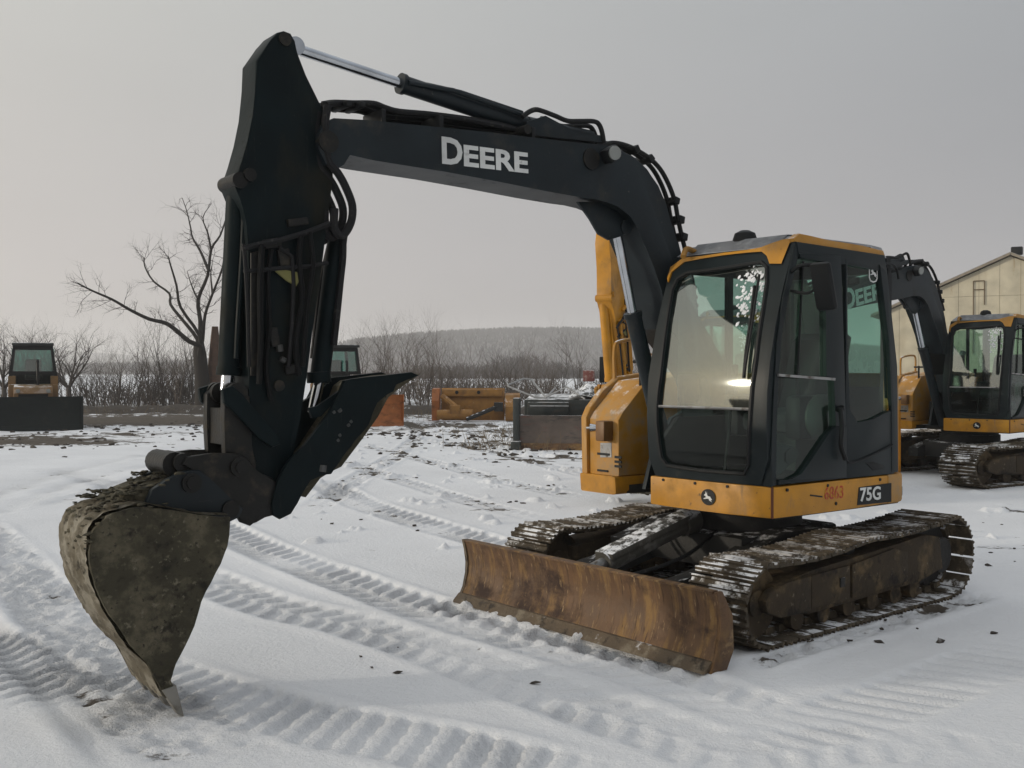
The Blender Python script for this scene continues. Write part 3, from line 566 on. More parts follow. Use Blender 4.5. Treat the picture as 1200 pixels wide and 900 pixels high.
    for x, z in [(3.365, 1.442), (3.329, 1.451), (3.276, 1.369), (3.260, 1.388), (3.329, 1.315), (3.340, 1.287)]: tube(b, [(x, .135, z), (x + .008, .139, z + .01)], rng.uniform(.007, .013), 6)
    tube(b, yz(.137, [(3.439, 1.124), (3.433, 1.160)]), .02, 8); finish('wear_mark', b, mat('scuffed_bare_paint', (.055, .058, .058), .6), tm)
    # thumb cylinder behind the arm
    b = nb(); P = [(3.227, 2.513), (3.254, 2.375), (3.336, 1.744), (3.363, 1.609), (3.374, 1.542)]
    tube(b, [(P[0][0], -.05, P[0][1]), (P[1][0], -.05, P[1][1]), (P[3][0], -.05, P[3][1])], [.05, .056, .056], 16); tube(b, [(P[3][0] + .004, -.05, P[3][1] + .06), (P[3][0], -.05, P[3][1])], .068, 16)
    tc_ = up('thumb_cylinder', b, ARMP)
    b = nb(); tube(b, [(P[3][0], -.05, P[3][1]), ([(3.405, 1.437)][0][0], -.05, [(3.405, 1.437)][0][1])], .030, 12); finish('rod', b, CHROME, tc_)
    b = nb(); tube(b, smooth_path(yz(.02, [(3.248, 2.474), (3.248, 2.321), (3.265, 2.176), (3.287, 1.983), (3.308, 1.815)]), 3), .020, 8); tube(b, smooth_path(yz(-.1, [(3.271, 2.403), (3.325, 2.181), (3.358, 1.938), (3.380, 1.744)]), 3), .014, 8); finish('hose', b, RUBBER, tc_)
    b = nb()
    for y in (-.17, .07): prism(b, [(3.491, 1.472), (3.440, 1.480), (3.282, 1.577), (3.250, 1.605), (3.272, 1.562), (3.419, 1.423), (3.471, 1.415)], y - .012, y + .012)
    up('thumb_link', b, ARMP)
    
    # ---------------- cab
    PROF = [(0.946, 0.921), (1.102, 0.954), (1.385, 0.971), (1.643, 0.955), (1.999, 0.873), (2.312, 0.772), (2.422, 0.721)]
    def prof(z):
        if z <= PROF[0][0]: return PROF[0][1]
        for a, c in zip(PROF, PROF[1:]):
            if z <= c[0]: return a[1] + (c[1] - a[1]) * (z - a[0]) / (c[0] - a[0])
        return PROF[-1][1] - .448 * (z - PROF[-1][0])
    def surf(l, z, off=0.0): return (prof(z - .04) + prof(z) + prof(z + .04)) / 3 - .075 * (l - .02) / .96 + .016 * (1 - ((l - .5) / .48) ** 2) + off
    def skin(bm, grid, thick):
        """grid of (L, Z) rows laid on the curved front of the cab"""
        rows = [[bm.verts.new((surf(l, z), l, z)) for l, z in r] for r in grid]
        back = [[bm.verts.new((surf(l, z) - thick, l, z)) for l, z in r] for r in grid]
        for A_ in (rows, back):
            for r1, r2 in zip(A_, A_[1:]):
                for j in range(len(r1) - 1): bm.faces.new((r1[j], r1[j + 1], r2[j + 1], r2[j]))
        n1, n2 = len(grid), len(grid[0])
        ring = [(0, j) for j in range(n2)] + [(i, n2 - 1) for i in range(1, n1)] + [(n1 - 1, j) for j in range(n2 - 2, -1, -1)] + [(i, 0) for i in range(n1 - 2, 0, -1)]
        for p, q in zip(ring, ring[1:] + ring[:1]): bm.faces.new((rows[p[0]][p[1]], rows[q[0]][q[1]], back[q[0]][q[1]], back[p[0]][p[1]]))
    inner_c = [(0.075, 2.236), (0.099, 2.312), (0.177, 2.349), (0.353, 2.353), (0.505, 2.359), (0.655, 2.370), (0.768, 2.376), (0.817, 2.341), (0.846, 2.233), (0.858, 2.078), (0.862, 1.904), (0.869, 1.726), (0.862, 1.581), (0.857, 1.431), (0.842, 1.270), (0.826, 1.080), (0.792, 1.023), (0.644, 1.020), (0.441, 1.020), (0.299, 1.026), (0.165, 1.034), (0.120, 1.084), (0.106, 1.206), (0.097, 1.323), (0.097, 1.434), (0.105, 1.556), (0.116, 1.644), (0.107, 1.790), (0.100, 1.925), (0.089, 2.085)]
    b = nb(); LC, ZC = .48, 1.7
    outer_c = []
    for l, z in inner_c:
        dx, dz = l - LC, z - ZC
        lim = []
        if dx > 0: lim.append((.966 - LC) / dx)
        if dx < 0: lim.append((.002 - LC) / dx)
        if dz > 0: lim.append((2.47 - ZC) / dz)
        if dz < 0: lim.append((.952 - ZC) / dz)
        k = min(lim); outer_c.append((LC + dx * k, ZC + dz * k))
    mid = [((a[0] * .45 + c[0] * .55), (a[1] * .45 + c[1] * .55)) for a, c in zip(inner_c, outer_c)]
    skin(b, [inner_c + inner_c[:1], mid + mid[:1], outer_c + outer_c[:1]], .05)
    cab = up('cab', b, CABP, 40)
    # rubber seal lip round the windscreen
    b = nb(); tube(b, [(surf(l, z, .004), l, z) for l, z in inner_c + inner_c[:2]], .014, 6, False); finish('window_seal', b, BLACK, cab)
    # glazing: upper and lower screen
    zs = 1.44
    lm, lM = min(p[0] for p in inner_c if 1.3 < p[1] < 1.6), max(p[0] for p in inner_c if 1.3 < p[1] < 1.6)
    def glaze(z0, z1, name, gm=GLASS):
        bm = nb(); g = []
        n = 14
        for i in range(n + 1):
            z = z0 + (z1 - z0) * i / n
            # span of the opening at this height
            xs = []
            P = inner_c
            for p, q in zip(P, P[1:] + P[:1]):
                if (p[1] - z) * (q[1] - z) <= 0 and p[1] != q[1]: xs.append(p[0] + (q[0] - p[0]) * (z - p[1]) / (q[1] - p[1]))
            l0, l1 = min(xs) - .006, max(xs) + .006
            g.append([(l0 + (l1 - l0) * j / 10, z) for j in range(11)])
        rows = [[bm.verts.new((surf(l, z, -.018) , l, z)) for l, z in r] for r in g]
        for r1, r2 in zip(rows, rows[1:]):
            for j in range(10): bm.faces.new((r1[j], r1[j + 1], r2[j + 1], r2[j]))
        return finish(name, bm, gm, cab, 80)
    zmin, zmax = min(p[1] for p in inner_c), max(p[1] for p in inner_c)
    glaze(zs, zmax - .012, 'windshield'); glaze(zmin + .004, zs - .012, 'lower_windshield', GLASSD)
    b = nb(); tube(b, [(surf(lm + (lM - lm) * i / 10, zs - .006, -.004), lm + (lM - lm) * i / 10, zs - .006) for i in range(11)], .010, 6); finish('screen_bar', b, SATIN, cab)
    # wiper and stuck snow flecks
    b = nb(); W = [(0.795, 2.292), (0.807, 2.136), (0.819, 1.943), (0.817, 1.780), (0.816, 1.645)]
    tube(b, [(surf(l, z, .028), l, z) for l, z in W], .009, 6); W2 = [(0.768, 2.221), (0.790, 2.026), (0.793, 1.808), (0.804, 1.629)]
    tube(b, [(surf(l, z, .012), l, z) for l, z in W2], .012, 6); tube(b, [(surf(l, z, .02), l, z) for l, z in [(0.819, 1.943), (0.794, 1.906)]], .008, 6); finish('wiper', b, BLACK, cab)
    b = nb(); F_ = [(0.670, 2.255), (0.711, 2.298), (0.781, 2.220), (0.776, 2.137), (0.770, 2.316), (0.717, 2.168), (0.688, 2.131), (0.681, 2.059), (0.751, 2.083), (0.818, 2.014), (0.813, 2.191)]
    for i in range(150):
        l, z = rng.choice(F_); l += rng.gauss(0, .035); z += rng.gauss(0, .045)
        if not (.50 < l < .86 and 1.95 < z < 2.37): continue
        r_ = rng.uniform(.004, .013); v = bmesh.ops.create_icosphere(b, subdivisions=1, radius=r_)['verts']
        bmesh.ops.transform(b, matrix=Matrix.Translation((surf(l, z, -.014), l, z)) @ Matrix.Rotation(-.6, 4, 'Y') @ Matrix.Diagonal((.35, rng.uniform(.7, 1.5), rng.uniform(.7, 2), 1)), verts=v)
    tag(finish('snow_flecks', b, SNOWM, cab), kind='stuff')
    # yellow front header with its two corner pieces
    b = nb()
    lowc = [(0.026, 2.293), (0.028, 2.366), (0.119, 2.432), (0.281, 2.443), (0.457, 2.451), (0.645, 2.452), (0.749, 2.449), (0.798, 2.416), (0.835, 2.362), (0.922, 2.355)]; upc = [(0.006, 2.325), (0.003, 2.405), (0.097, 2.465), (0.266, 2.462), (0.437, 2.468), (0.625, 2.471), (0.733, 2.479), (0.807, 2.501), (0.875, 2.517), (0.940, 2.522)]
    rows = [[(a[0] + (c[0] - a[0]) * t_, a[1] + (c[1] - a[1]) * t_) for a, c in zip(lowc, upc)] for t_ in (0, .5, 1)]
    A_ = [[b.verts.new((surf(l, z, .012), l, z)) for l, z in r] for r in rows]; B_ = [[b.verts.new((surf(l, z, -.06), l, z)) for l, z in r] for r in rows]
    for g in (A_, B_):
        for r1, r2 in zip(g, g[1:]):
            for j in range(len(r1) - 1): b.faces.new((r1[j], r1[j + 1], r2[j + 1], r2[j]))
    for j in range(len(lowc) - 1):
        b.faces.new((A_[0][j], A_[0][j + 1], B_[0][j + 1], B_[0][j])); b.faces.new((A_[2][j], A_[2][j + 1], B_[2][j + 1], B_[2][j]))
    finish('roof_header', b, YEL, cab)
    # roof
    b = nb()
    zt = 2.475
    fr_ = [(surf(l, zt) - .01, l) for l in (.01, .27, .5, .73, .93)]
    poly = fr_ + [(-.32, .935), (-.54, .88), (-.54, .02)]
    va = [b.verts.new((x, y, zt + .002)) for x, y in poly]; ins = [(x - .11 if i < 5 else x + .03, .05 + (y - .01) * .93) for i, (x, y) in enumerate(poly)]
    vb = [b.verts.new((x, y, zt + .075)) for x, y in ins]; b.faces.new(va[::-1]); b.faces.new(vb)
    for i in range(len(poly)): b.faces.new((va[i], va[(i + 1) % len(poly)], vb[(i + 1) % len(poly)], vb[i]))
    finish('roof', b, ROOFG, cab)
    b = nb(); H_ = [(surf(l, 2.475) - dx, l, z) for dx, z in ((.02, 2.485), (.13, 2.565), (.42, 2.575)) for l in (.10, .47, .83)]
    vs = [b.verts.new(p) for p in H_]
    for i in range(2):
        for j in range(2): b.faces.new((vs[i * 3 + j], vs[i * 3 + j + 1], vs[i * 3 + j + 4], vs[i * 3 + j + 3]))
    bmesh.ops.solidify(b, geom=list(b.faces), thickness=.02); finish('roof_hatch', b, ROOFG, cab)
    b = nb(); prism(b, [(0.621, 2.486), (-0.387, 2.468), (-0.366, 2.511), (-0.112, 2.525), (0.271, 2.532), (0.481, 2.546), (0.569, 2.552), (0.630, 2.517)], .91, .97, bev=.01); finish('roof_rail', b, YELD, cab)
    b = nb(); q = [(0.480, 2.559)][0]; tube(b, [(q[0], .45, 2.53), (q[0], .45, q[1]), (q[0], .45, q[1] + .055), (q[0], .45, q[1] + .075)], [.09, .088, .07, .03], 14); finish('beacon', b, RUBBER, cab)
    b = nb(); tube(b, [(-.22, .94, 2.49), (-.22, .94, 2.525)], .02, 8); finish('roof_fitting', b, BLACK, cab)
    b = nb(); tube(b, smooth_path(yz(.93, [(-0.401, 2.401), (-0.464, 2.429), (-0.538, 2.427), (-0.592, 2.394), (-0.614, 2.329)])), .009, 6); finish('grab_loop', b, BLACK, cab)
    b = nb(); tube(b, smooth_path([(.78, .16, 2.46), (.72, .14, 2.52), (.60, .13, 2.50)]), .02, 8); finish('front_grab_rail', b, YEL, cab)
    # left side: pillars, door panel, glass
    b = nb(); S0, S1 = .932, .98
    prism(b, [(0.854, 0.950), (0.804, 0.958), (0.806, 1.326), (0.791, 1.646), (0.758, 1.913), (0.691, 2.157), (0.614, 2.360), (0.580, 2.428), (0.624, 2.489), (0.675, 2.346), (0.751, 2.127), (0.808, 1.859), (0.840, 1.486), (0.859, 1.168)], S0 - .06, S1 - .004, bev=.008)
    finish('front_pillar', b, CABP, cab)
    b = nb()
    prism(b, [(0.796, 0.962), (0.796, 0.994), (0.685, 0.982), (0.572, 1.013), (0.484, 1.090), (0.303, 1.248), (0.211, 1.307), (0.087, 1.314), (0.085, 0.960)], S0, S1 + .010, bev=.006)
    prism(b, [(0.597, 2.421), (0.580, 2.390), (0.319, 2.391), (0.315, 1.639), (0.222, 1.628), (0.211, 1.307), (0.087, 1.314), (0.120, 1.871), (0.152, 2.436)], S0, S1 + .006, bev=.006)
    dr = finish('door', b, CABP, cab)
    b = nb(); prism(b, [(0.807, 1.640), (0.222, 1.611), (0.222, 1.628), (0.807, 1.656)], S1, S1 + .014); finish('belt_bar', b, SATIN, dr)
    b = nb(); tube(b, smooth_path(yz(1.025, [(0.213, 1.432), (0.193, 1.308), (0.202, 1.184), (0.154, 1.092)])), .016, 8); tube(b, yz(1.01, [(0.198, 1.431), (0.189, 1.420)]), .03, 8); finish('door_handle', b, BLACK, dr)
    b = nb(); prism(b, [(0.580, 2.390), (0.319, 2.391), (0.315, 1.639), (0.799, 1.656), (0.758, 1.897), (0.682, 2.157)],   .955, .961); finish('door_window', b, GLASSD, dr)
    b = nb(); prism(b, [(0.799, 1.630), (0.222, 1.616), (0.211, 1.307), (0.303, 1.248), (0.484, 1.090), (0.572, 1.013), (0.685, 0.982), (0.796, 1.000)],   .955, .961); finish('lower_door_window', b, GLASSD, dr)
    b = nb(); tube(b, yz(.97, [(0.536, 2.376), (0.552, 2.190), (0.593, 1.645)]), .008, 6); finish('sash_bar', b, BLACK, dr)
    b = nb(); prism(b, [(0.830, 1.087), (0.814, 1.182), (0.780, 1.213), (0.695, 1.215), (0.591, 1.194), (0.573, 1.155), (0.625, 1.076), (0.711, 1.021), (0.796, 1.016)], .91, .942, bev=.01); finish('kick_panel', b, CABP, cab)
    b = nb(); prism(b, [(0.686, 1.155), (0.643, 1.180), (0.573, 1.177), (0.547, 1.137), (0.573, 1.095), (0.642, 1.077), (0.686, 1.101)], .938, .952, bev=.006); finish('kick_vent', b, BLACK, cab)
    b = nb()
    prism(b, [(0.095, 2.428), (0.075, 2.384), (0.072, 1.872), (0.050, 1.416), (-0.039, 1.321), (-0.218, 1.336), (-0.403, 1.391), (-0.476, 1.404), (-0.485, 0.954), (0.085, 0.955)], S0, S1 + .003, bev=.006)
    prism(b, [(0.624, 2.495), (-0.363, 2.477), (-0.396, 2.361), (-0.302, 2.367), (0.085, 2.383), (0.329, 2.390), (0.580, 2.390), (0.597, 2.421)], S0, S1, bev=.006)
    prism(b, [(-0.292, 2.407), (-0.385, 2.366), (-0.517, 1.703), (-0.533, 0.963), (-0.448, 0.963), (-0.445, 1.417), (-0.410, 1.881)], S0, S1 + .006, bev=.006); finish('side_frame', b, CABP, cab)
    b = nb(); tube(b, smooth_path(yz(.986, [(0.144, 1.146), (0.096, 1.086), (0.038, 1.060), (-0.100, 1.076), (-0.301, 1.119), (-0.457, 1.159)]), 4), .009, 6); finish('panel_crease', b, BLACK, cab)
    b = nb(); prism(b, [(-0.140, 1.045), (-0.220, 1.052), (-0.354, 1.016), (-0.343, 0.993), (-0.220, 0.994)],   .98, .988, bev=.003); finish('panel_latch', b, BLACK, cab)
    b = nb(); prism(b, [(0.075, 2.384), (-0.302, 2.367), (-0.410, 1.881), (-0.445, 1.417), (-0.403, 1.388), (-0.218, 1.334), (-0.039, 1.321), (0.050, 1.416)],   .955, .961); rw = finish('rear_window', b, GLASSD, cab)
    bd, bw = nb(), nb(); q = [(-0.249, 2.347)][0]; emblem(bd, bw, (q[0], .962, q[1]), (-1, 0, 0), (0, 0, 1), (0, 1, 0), .058, False); bd.free(); finish('deer_emblem', bw, WHITE, rw)
    # right and rear walls with windows
    b = nb()
    prism(b, [(.88, .95), (-.54, .95), (-.54, 1.35), (.70, 1.35), (.90, 1.15)], .012, .045)
    prism(b, [(.70, 2.47), (-.54, 2.47), (-.54, 2.36), (.72, 2.36)], .012, .045)
    for x0, x1 in ((-.54, -.44), (.12, .18)): prism(b, [(x0, 1.34), (x1, 1.34), (x1, 2.37), (x0, 2.37)], .013, .044)
    box(b, (-.52, .47, 1.25), (.05, .88, .62)); box(b, (-.52, .47, 2.42), (.05, .88, .1))
    for y in (.06, .89): box(b, (-.522, y, 1.95), (.045, .06, .9))
    box(b, (.16, .47, .965), (1.35, .88, .03)); finish('cab_shell', b, BLACK, cab)
    b = nb(); box(b, (.08, .028, 1.86), (1.22, .006, 1.02)); finish('right_window', b, GLASSD, cab)
    b = nb(); box(b, (-.52, .47, 1.95), (.006, .80, .86)); finish('back_window', b, GLASSD, cab)
    b = nb(); prism(b, [(-.10, 1.36), (-.27, 1.90), (-.35, 1.95), (-.41, 1.92), (-.25, 1.30)], .26, .70, bev=.03); box(b, (.07, .48, 1.33), (.48, .46, .14), Matrix.Rotation(.06, 3, 'Y'), .05)
    box(b, (.03, .48, 1.13), (.36, .38, .28)); st = finish('seat', b, SEATM, cab)
    b = nb()
    for y in (.22, .75): box(b, (.15, y, 1.36), (.42, .14, .30), None, .04); tube(b, [(.29, y, 1.48), (.31, y, 1.64)], .014, 8); tube(b, [(.31, y, 1.64), (.315, y, 1.72)], .026, 8)
    finish('console', b, BLACK, cab)
    b = nb(); v = bmesh.ops.create_uvsphere(b, u_segments=18, v_segments=12, radius=1)['verts']; bmesh.ops.transform(b, matrix=Matrix.Translation((.15, .83, 1.36)) @ Matrix.Diagonal((.17, .05, .16, 1)), verts=v); finish('armrest', b, mat('grey_green_plastic', (.075, .085, .072), .6), cab)
    b = nb()
    for y in (.38, .58): tube(b, [(.60, y, .98), (.56, y, 1.25), (.54, y, 1.42)], .012, 8); tube(b, [(.54, y, 1.42), (.538, y, 1.5)], .022, 8)
    box(b, (.70, .14, 1.55), (.05, .16, .20), Matrix.Rotation(.3, 3, 'Z'), .015); finish('travel_levers', b, BLACK, cab)
    # mirror
    b = nb(); q = [(0.699, 2.189)][0]
    box(b, (q[0], 1.24, q[1]), (.05, .14, .30), Matrix.Rotation(.28, 3, 'Y'), .022); mr_ = up('mirror', b, BLACK)
    b = nb(); tube(b, smooth_path([(.66, .97, 2.30), (.70, 1.08, 2.33), (.62, 1.20, 2.32), (q[0], 1.22, q[1] + .03)]), .012, 8); tube(b, smooth_path([(.66, .97, 2.18), (.66, 1.1, 2.16), (q[0], 1.22, q[1] + .02)]), .010, 8); finish('mirror_arm', b, BLACK, mr_)
    return root

def split_pieces(root, names):
    for o in [c for a in root.children for c in [a] + list(a.children)]:
        if o.name.split('.')[0] not in names or o.type != 'MESH': continue
        bm = bmesh.new(); bm.from_mesh(o.data); left = set(bm.verts); groups = []
        while left:
            st_ = [left.pop()]; g = set(st_)
            while st_:
                for e in st_.pop().link_edges:
                    for v in e.verts:
                        if v in left: left.discard(v); g.add(v); st_.append(v)
            groups.append({v.index for v in g})
        bm.free()
        if len(groups) < 2: continue
        nm = o.name.split('.')[0]
        for i, g in enumerate(groups):
            b2 = bmesh.new(); b2.from_mesh(o.data); bmesh.ops.delete(b2, geom=[v for v in b2.verts if v.index not in g], context='VERTS')
            me2 = bpy.data.meshes.new(nm); b2.to_mesh(me2); b2.free(); me2.materials.append(o.data.materials[0])
            if i == 0: keep = me2
            else:
                c = o.copy(); c.data = me2; C.objects.link(c)
        o.data = keep
ex1 = build_excavator()
split_pieces(ex1, {'pin_boss', 'hose_clamp', 'boom_hose', 'hose_loop', 'link_pin', 'guide_link', 'rib', 'ear', 'hose', 'strap', 'fitting', 'blade_hose', 'feed_pipe', 'thumb_link', 'travel_levers', 'console', 'wear_mark', 'mirror_arm'})
ex1.location = (1.698, 7.66, 0); ex1.rotation_euler = (0, 0, R(219.6))
ex1['label'] = 'large front excavator with its muddy bucket resting on the snow and rusty dozer blade'

def rebase(n): return n.split('.')[0]
def pose(root, slew, moves):
    """slew the house and turn groups of parts about a pivot given in the house frame: (names, (x, z), angle)"""
    for ch in root.children:
        if abs(ch.rotation_euler.z - TILT) < 1e-3:
            M_ = Matrix.Rotation(slew, 4, 'Z')
            if rebase(ch.name) in BOOMG or rebase(ch.name) == 'boom_bracket': M_ = M_ @ Matrix.Translation((0, BOOM_Y, 0))
            for names, p, a in moves:
                if rebase(ch.name) in names: M_ = M_ @ Matrix.Translation((p[0], 0, p[1])) @ Matrix.Rotation(a, 4, 'Y') @ Matrix.Translation((-p[0], 0, -p[1]))
            ch.matrix_basis = M_
ARMG = BOOMG - {'boom', 'arm_cylinder', 'boom_cylinder'}
BUCKG = {'coupler', 'bucket', 'bucket_link'}

FOOT, TIP, BPIN = (.12, 1.39), [(3.369, 2.936)][0], [(3.735, 1.023)][0]

# second machine: to the right and behind, house slewed toward the camera
ex2 = copy_tree(ex1); ex2.location = (7.45, 16.66, 0); ex2.rotation_euler = (0, 0, R(212.3))
ex2['label'] = 'excavator at the far right with its cab beside the cream gabled shed'
pose(ex2, R(222.2 - 212.3), [(BOOMG, FOOT, R(10)), (ARMG, TIP, R(12)), (BUCKG, BPIN, R(25))])
for ch in list(ex2.children):
    if rebase(ch.name) in ('dozer_blade', 'blade_arm', 'blade_cylinder', 'blade_hose'):
        for g in list(ch.children): bpy.data.objects.remove(g)
        bpy.data.objects.remove(ch)
# a heavier class of machine with the same cab: longer boom, longer and wider tracks
for ch in ex2.children:
    n = rebase(ch.name)
    if n in BOOMG: ch.matrix_basis = ch.matrix_basis @ Matrix.Translation((FOOT[0], 0, FOOT[1])) @ Matrix.Scale(1.2, 4) @ Matrix.Translation((-FOOT[0], 0, -FOOT[1]))
    elif abs(ch.rotation_euler.z) < 1e-4 and n != 'undercarriage_frame': ch.matrix_basis = Matrix.Diagonal((1.5, 1.3, 1.14, 1))
for ch in ex2.children:
    if rebase(ch.name) == 'boom':
        for g in ch.children:
            if rebase(g.name) == 'lettering':
                xs_ = [v.co.x for v in g.data.vertices]; zs_ = [v.co.z for v in g.data.vertices]; p = Vector((min(xs_), .1105, (min(zs_) + max(zs_)) / 2))
                g.matrix_basis = Matrix.Translation(p) @ Matrix.Diagonal((1.6, 1, 1.5, 1)) @ Matrix.Translation(-p)      # larger lettering on the larger boom
# third machine: hidden behind the front one, only its yellow arm and tail show
ex3 = copy_tree(ex1); ex3.location = (3.02, 15.43, 0); ex3.rotation_euler = (0, 0, R(244))
ex3['label'] = 'excavator with a yellow arm, mostly hidden behind the front excavator'
for ch in list(ex3.children):
    n = rebase(ch.name)
    if n in ('thumb', 'thumb_cylinder', 'thumb_link'):
        for g in list(ch.children): bpy.data.objects.remove(g)
        bpy.data.objects.remove(ch); continue
    if n in ARMG and n != 'bucket':
        for o in [ch] + list(ch.children):
            if rebase(o.name) in ('rod', 'strap', 'fitting', 'rag'): continue
            o.material_slots[0].link = 'OBJECT'; o.material_slots[0].material = YEL
pose(ex3, R(-2), [(ARMG, TIP, R(15)), (BUCKG | {'bucket'}, BPIN, R(95))])

# ================================================================== ground: one sheet of trodden snow
def vnoise(x, y, seed=0):
    xi, yi = np.floor(x).astype(np.int64), np.floor(y).astype(np.int64); xf, yf = x - xi, y - yi
    def h(a, b_):
        n = (a * 374761393 + b_ * 668265263 + seed * 1442695) & 0xffffffff
        n = ((n ^ (n >> 13)) * 1274126177) & 0xffffffff
        return ((n ^ (n >> 16)) & 0xffff) / 65535.
    u, v = xf * xf * (3 - 2 * xf), yf * yf * (3 - 2 * yf)
    return (h(xi, yi) * (1 - u) + h(xi + 1, yi) * u) * (1 - v) + (h(xi, yi + 1) * (1 - u) + h(xi + 1, yi + 1) * u) * v
def fbm(x, y, o=4, seed=0):
    s, a, t_ = 0, .5, 0
    for i in range(o): s = s + a * vnoise(x * 2 ** i, y * 2 ** i, seed + i); t_ += a; a *= .5
    return s / t_
xs = list(np.arange(-5.2, 5.6, .021)); st = .021
while xs[-1] < 4000: st *= 1.10; xs.append(xs[-1] + st)
st = .021; xl = [xs[0]]
while xl[-1] > -4000: st *= 1.10; xl.append(xl[-1] - st)
xs = xl[:0:-1] + xs
ys = [3.6]
while ys[-1] < 6000:
    y = ys[-1]; ys.append(y + (.0112 * (y / 4) ** 1.45 if y < 45 else (ys[-1] - ys[-2]) * 1.12))
yl = [3.6]; st = .03
while yl[-1] > -600: st *= 1.18; yl.append(yl[-1] - st)
ys = yl[:0:-1] + ys
X, Y = np.meshgrid(np.array(xs), np.array(ys)); Z = np.zeros_like(X); DIRT = np.zeros_like(X); PRESS = np.zeros_like(X)
near = (Y < 60) & (Y > -20)
Z += np.where(near,   .016 * (fbm(X * .5, Y * .5, 3, 5) - .5) + .006 * (fbm(X * 2.5, Y * 2.5, 3, 9) - .5), 0)
def along(path, w_):
    """signed distance to a path, and distance along it, for the vertices near it"""
    P = np.array([(p.x, p.y) for p in smooth_path([(x, y, 0) for x, y in path], 5)])
    best = np.full(X.shape, 1e9); D = np.zeros_like(X); S_ = np.zeros_like(X); s0 = 0
    for p, q in zip(P, P[1:]):
        L_ = np.hypot(*(q - p)); t_ = (q - p) / L_
        x0, x1 = min(p[0], q[0]) - w_, max(p[0], q[0]) + w_; y0, y1 = min(p[1], q[1]) - w_, max(p[1], q[1]) + w_
        i0, i1 = np.searchsorted(ys, y0), np.searchsorted(ys, y1); j0, j1 = np.searchsorted(xs, x0), np.searchsorted(xs, x1)
        if i1 > i0 and j1 > j0:
            dx, dy = X[i0:i1, j0:j1] - p[0], Y[i0:i1, j0:j1] - p[1]
            a = np.clip(dx * t_[0] + dy * t_[1], 0, L_); ex, ey = dx - a * t_[0], dy - a * t_[1]; dd = np.hypot(ex, ey)
            m_ = dd < best[i0:i1, j0:j1]
            best[i0:i1, j0:j1] = np.where(m_, dd, best[i0:i1, j0:j1]); D[i0:i1, j0:j1] = np.where(m_, np.sign(ex * -t_[1] + ey * t_[0]) * dd, D[i0:i1, j0:j1]); S_[i0:i1, j0:j1] = np.where(m_, s0 + a, S_[i0:i1, j0:j1])
        s0 += L_
    return best, D, S_, s0
def sm(a, b_, x): t_ = np.clip((x - a) / (b_ - a), 0, 1); return t_ * t_ * (3 - 2 * t_)
def track(path, w_, kind, depth, pitch=.2, slant=.5, dirt=0, fade=.8):
    global Z, DIRT, PRESS
    depth *= .62
    best, D, S_, tot = along(path, w_ + .3)
    m_ = best < w_ + .25; wob = (fbm(X * 3, Y * 3, 3, 21) - .5)
    ins = 1 - sm(w_ - .04, w_ + .02, best + wob * .06); ends = sm(0, fade, S_) * (1 - sm(tot - fade, tot, S_))
    patch = sm(.25, .55, fbm(X * 1.1 + 7, Y * 1.1, 3, 33)) * .65 + .35
    if kind == 'tyre':
        ph = (S_ + np.abs(D) * slant + np.where(D > 0, pitch / 2, 0)) / pitch + wob * .4; f = np.abs((ph % 1) - .5) * 2
        rel = -depth * (.15 + .85 * sm(.41, .51, f)) * patch
        rel = rel * (1 - .6 * np.exp(-(D / .03) ** 2))
    elif kind == 'bars':
        ph = (S_ + D * slant) / pitch + wob * .25; f = np.abs((ph % 1) - .5) * 2
        rel = -depth * (.10 + .90 * sm(.53, .64, f)) * patch
    elif kind == 'rough': rel = depth * (fbm(X * 12, Y * 12, 4, 41) - .60) * 2.4 * patch
    else: rel = -depth * patch * (1 - (best / w_) ** 2)
    ridge = depth * .33 * np.exp(-((best - w_ - .05) / .05) ** 2) * patch
    Z += np.where(m_, (rel * ins + ridge) * ends, 0); DIRT += np.where(m_, dirt * ins * ends, 0); PRESS += np.where(m_, ins * ends * patch * min(1, depth / .035), 0)
track([(-8.038, 17.844), (-4.978, 13.874), (-2.452, 9.788), (-0.962, 7.675), (-0.343, 6.832), (0.209, 6.252), (0.587, 5.848), (1.020, 5.301), (1.322, 4.790)], .25, 'tyre', .075, .20, .55)
track([(-3.677, 9.788), (-1.873, 7.474), (-1.142, 6.832), (-0.575, 6.252), (0.000, 5.553), (0.421, 5.033), (0.841, 4.569), (1.215, 4.030)], .24, 'tyre', .050, .22, -.5)
track([(-2.346, 5.971), (-1.739, 5.402), (-1.279, 5.097), (-0.801, 4.790), (-0.382, 4.569), (0.072, 4.292), (0.529, 3.950)], .26, 'bars', .060, .15, .35)
track([(-4.153, 6.903), (-3.240, 6.252), (-2.637, 5.632), (-2.116, 5.058)], .26, 'bars', .055, .15, .3)
track([(-8.460, 14.911), (-5.110, 10.034), (-3.227, 7.151), (-2.213, 5.632), (-1.521, 4.721), (-0.979, 4.030)], .26, 'rough', .06, dirt=.10)
track([(-7.522, 12.180), (-4.332, 7.857), (-2.895, 5.971), (-2.131, 4.995), (-1.481, 4.114)], .12, 'rut', .045)
track([(-2.993, 15.734), (-1.974, 13.143), (-1.163, 11.612), (-0.480, 10.455), (0.080, 9.553)], .26, 'tyre', .060, .2, .6, dirt=.05)
for p in ([(-6.839, 12.805), (-6.995, 13.971), (-7.440, 16.515), (-7.462, 19.035), (-7.170, 21.493), (-6.591, 23.244)], [(-6.132, 11.479), (-6.099, 12.180), (-6.567, 15.137), (-6.517, 18.168), (-5.894, 20.189), (-4.946, 21.966)], [(-5.835, 12.485), (-5.877, 14.374), (-5.835, 16.653), (-5.106, 18.005), (-4.130, 18.335)]):
    track(p, .16, 'rut', .045, dirt=.10)
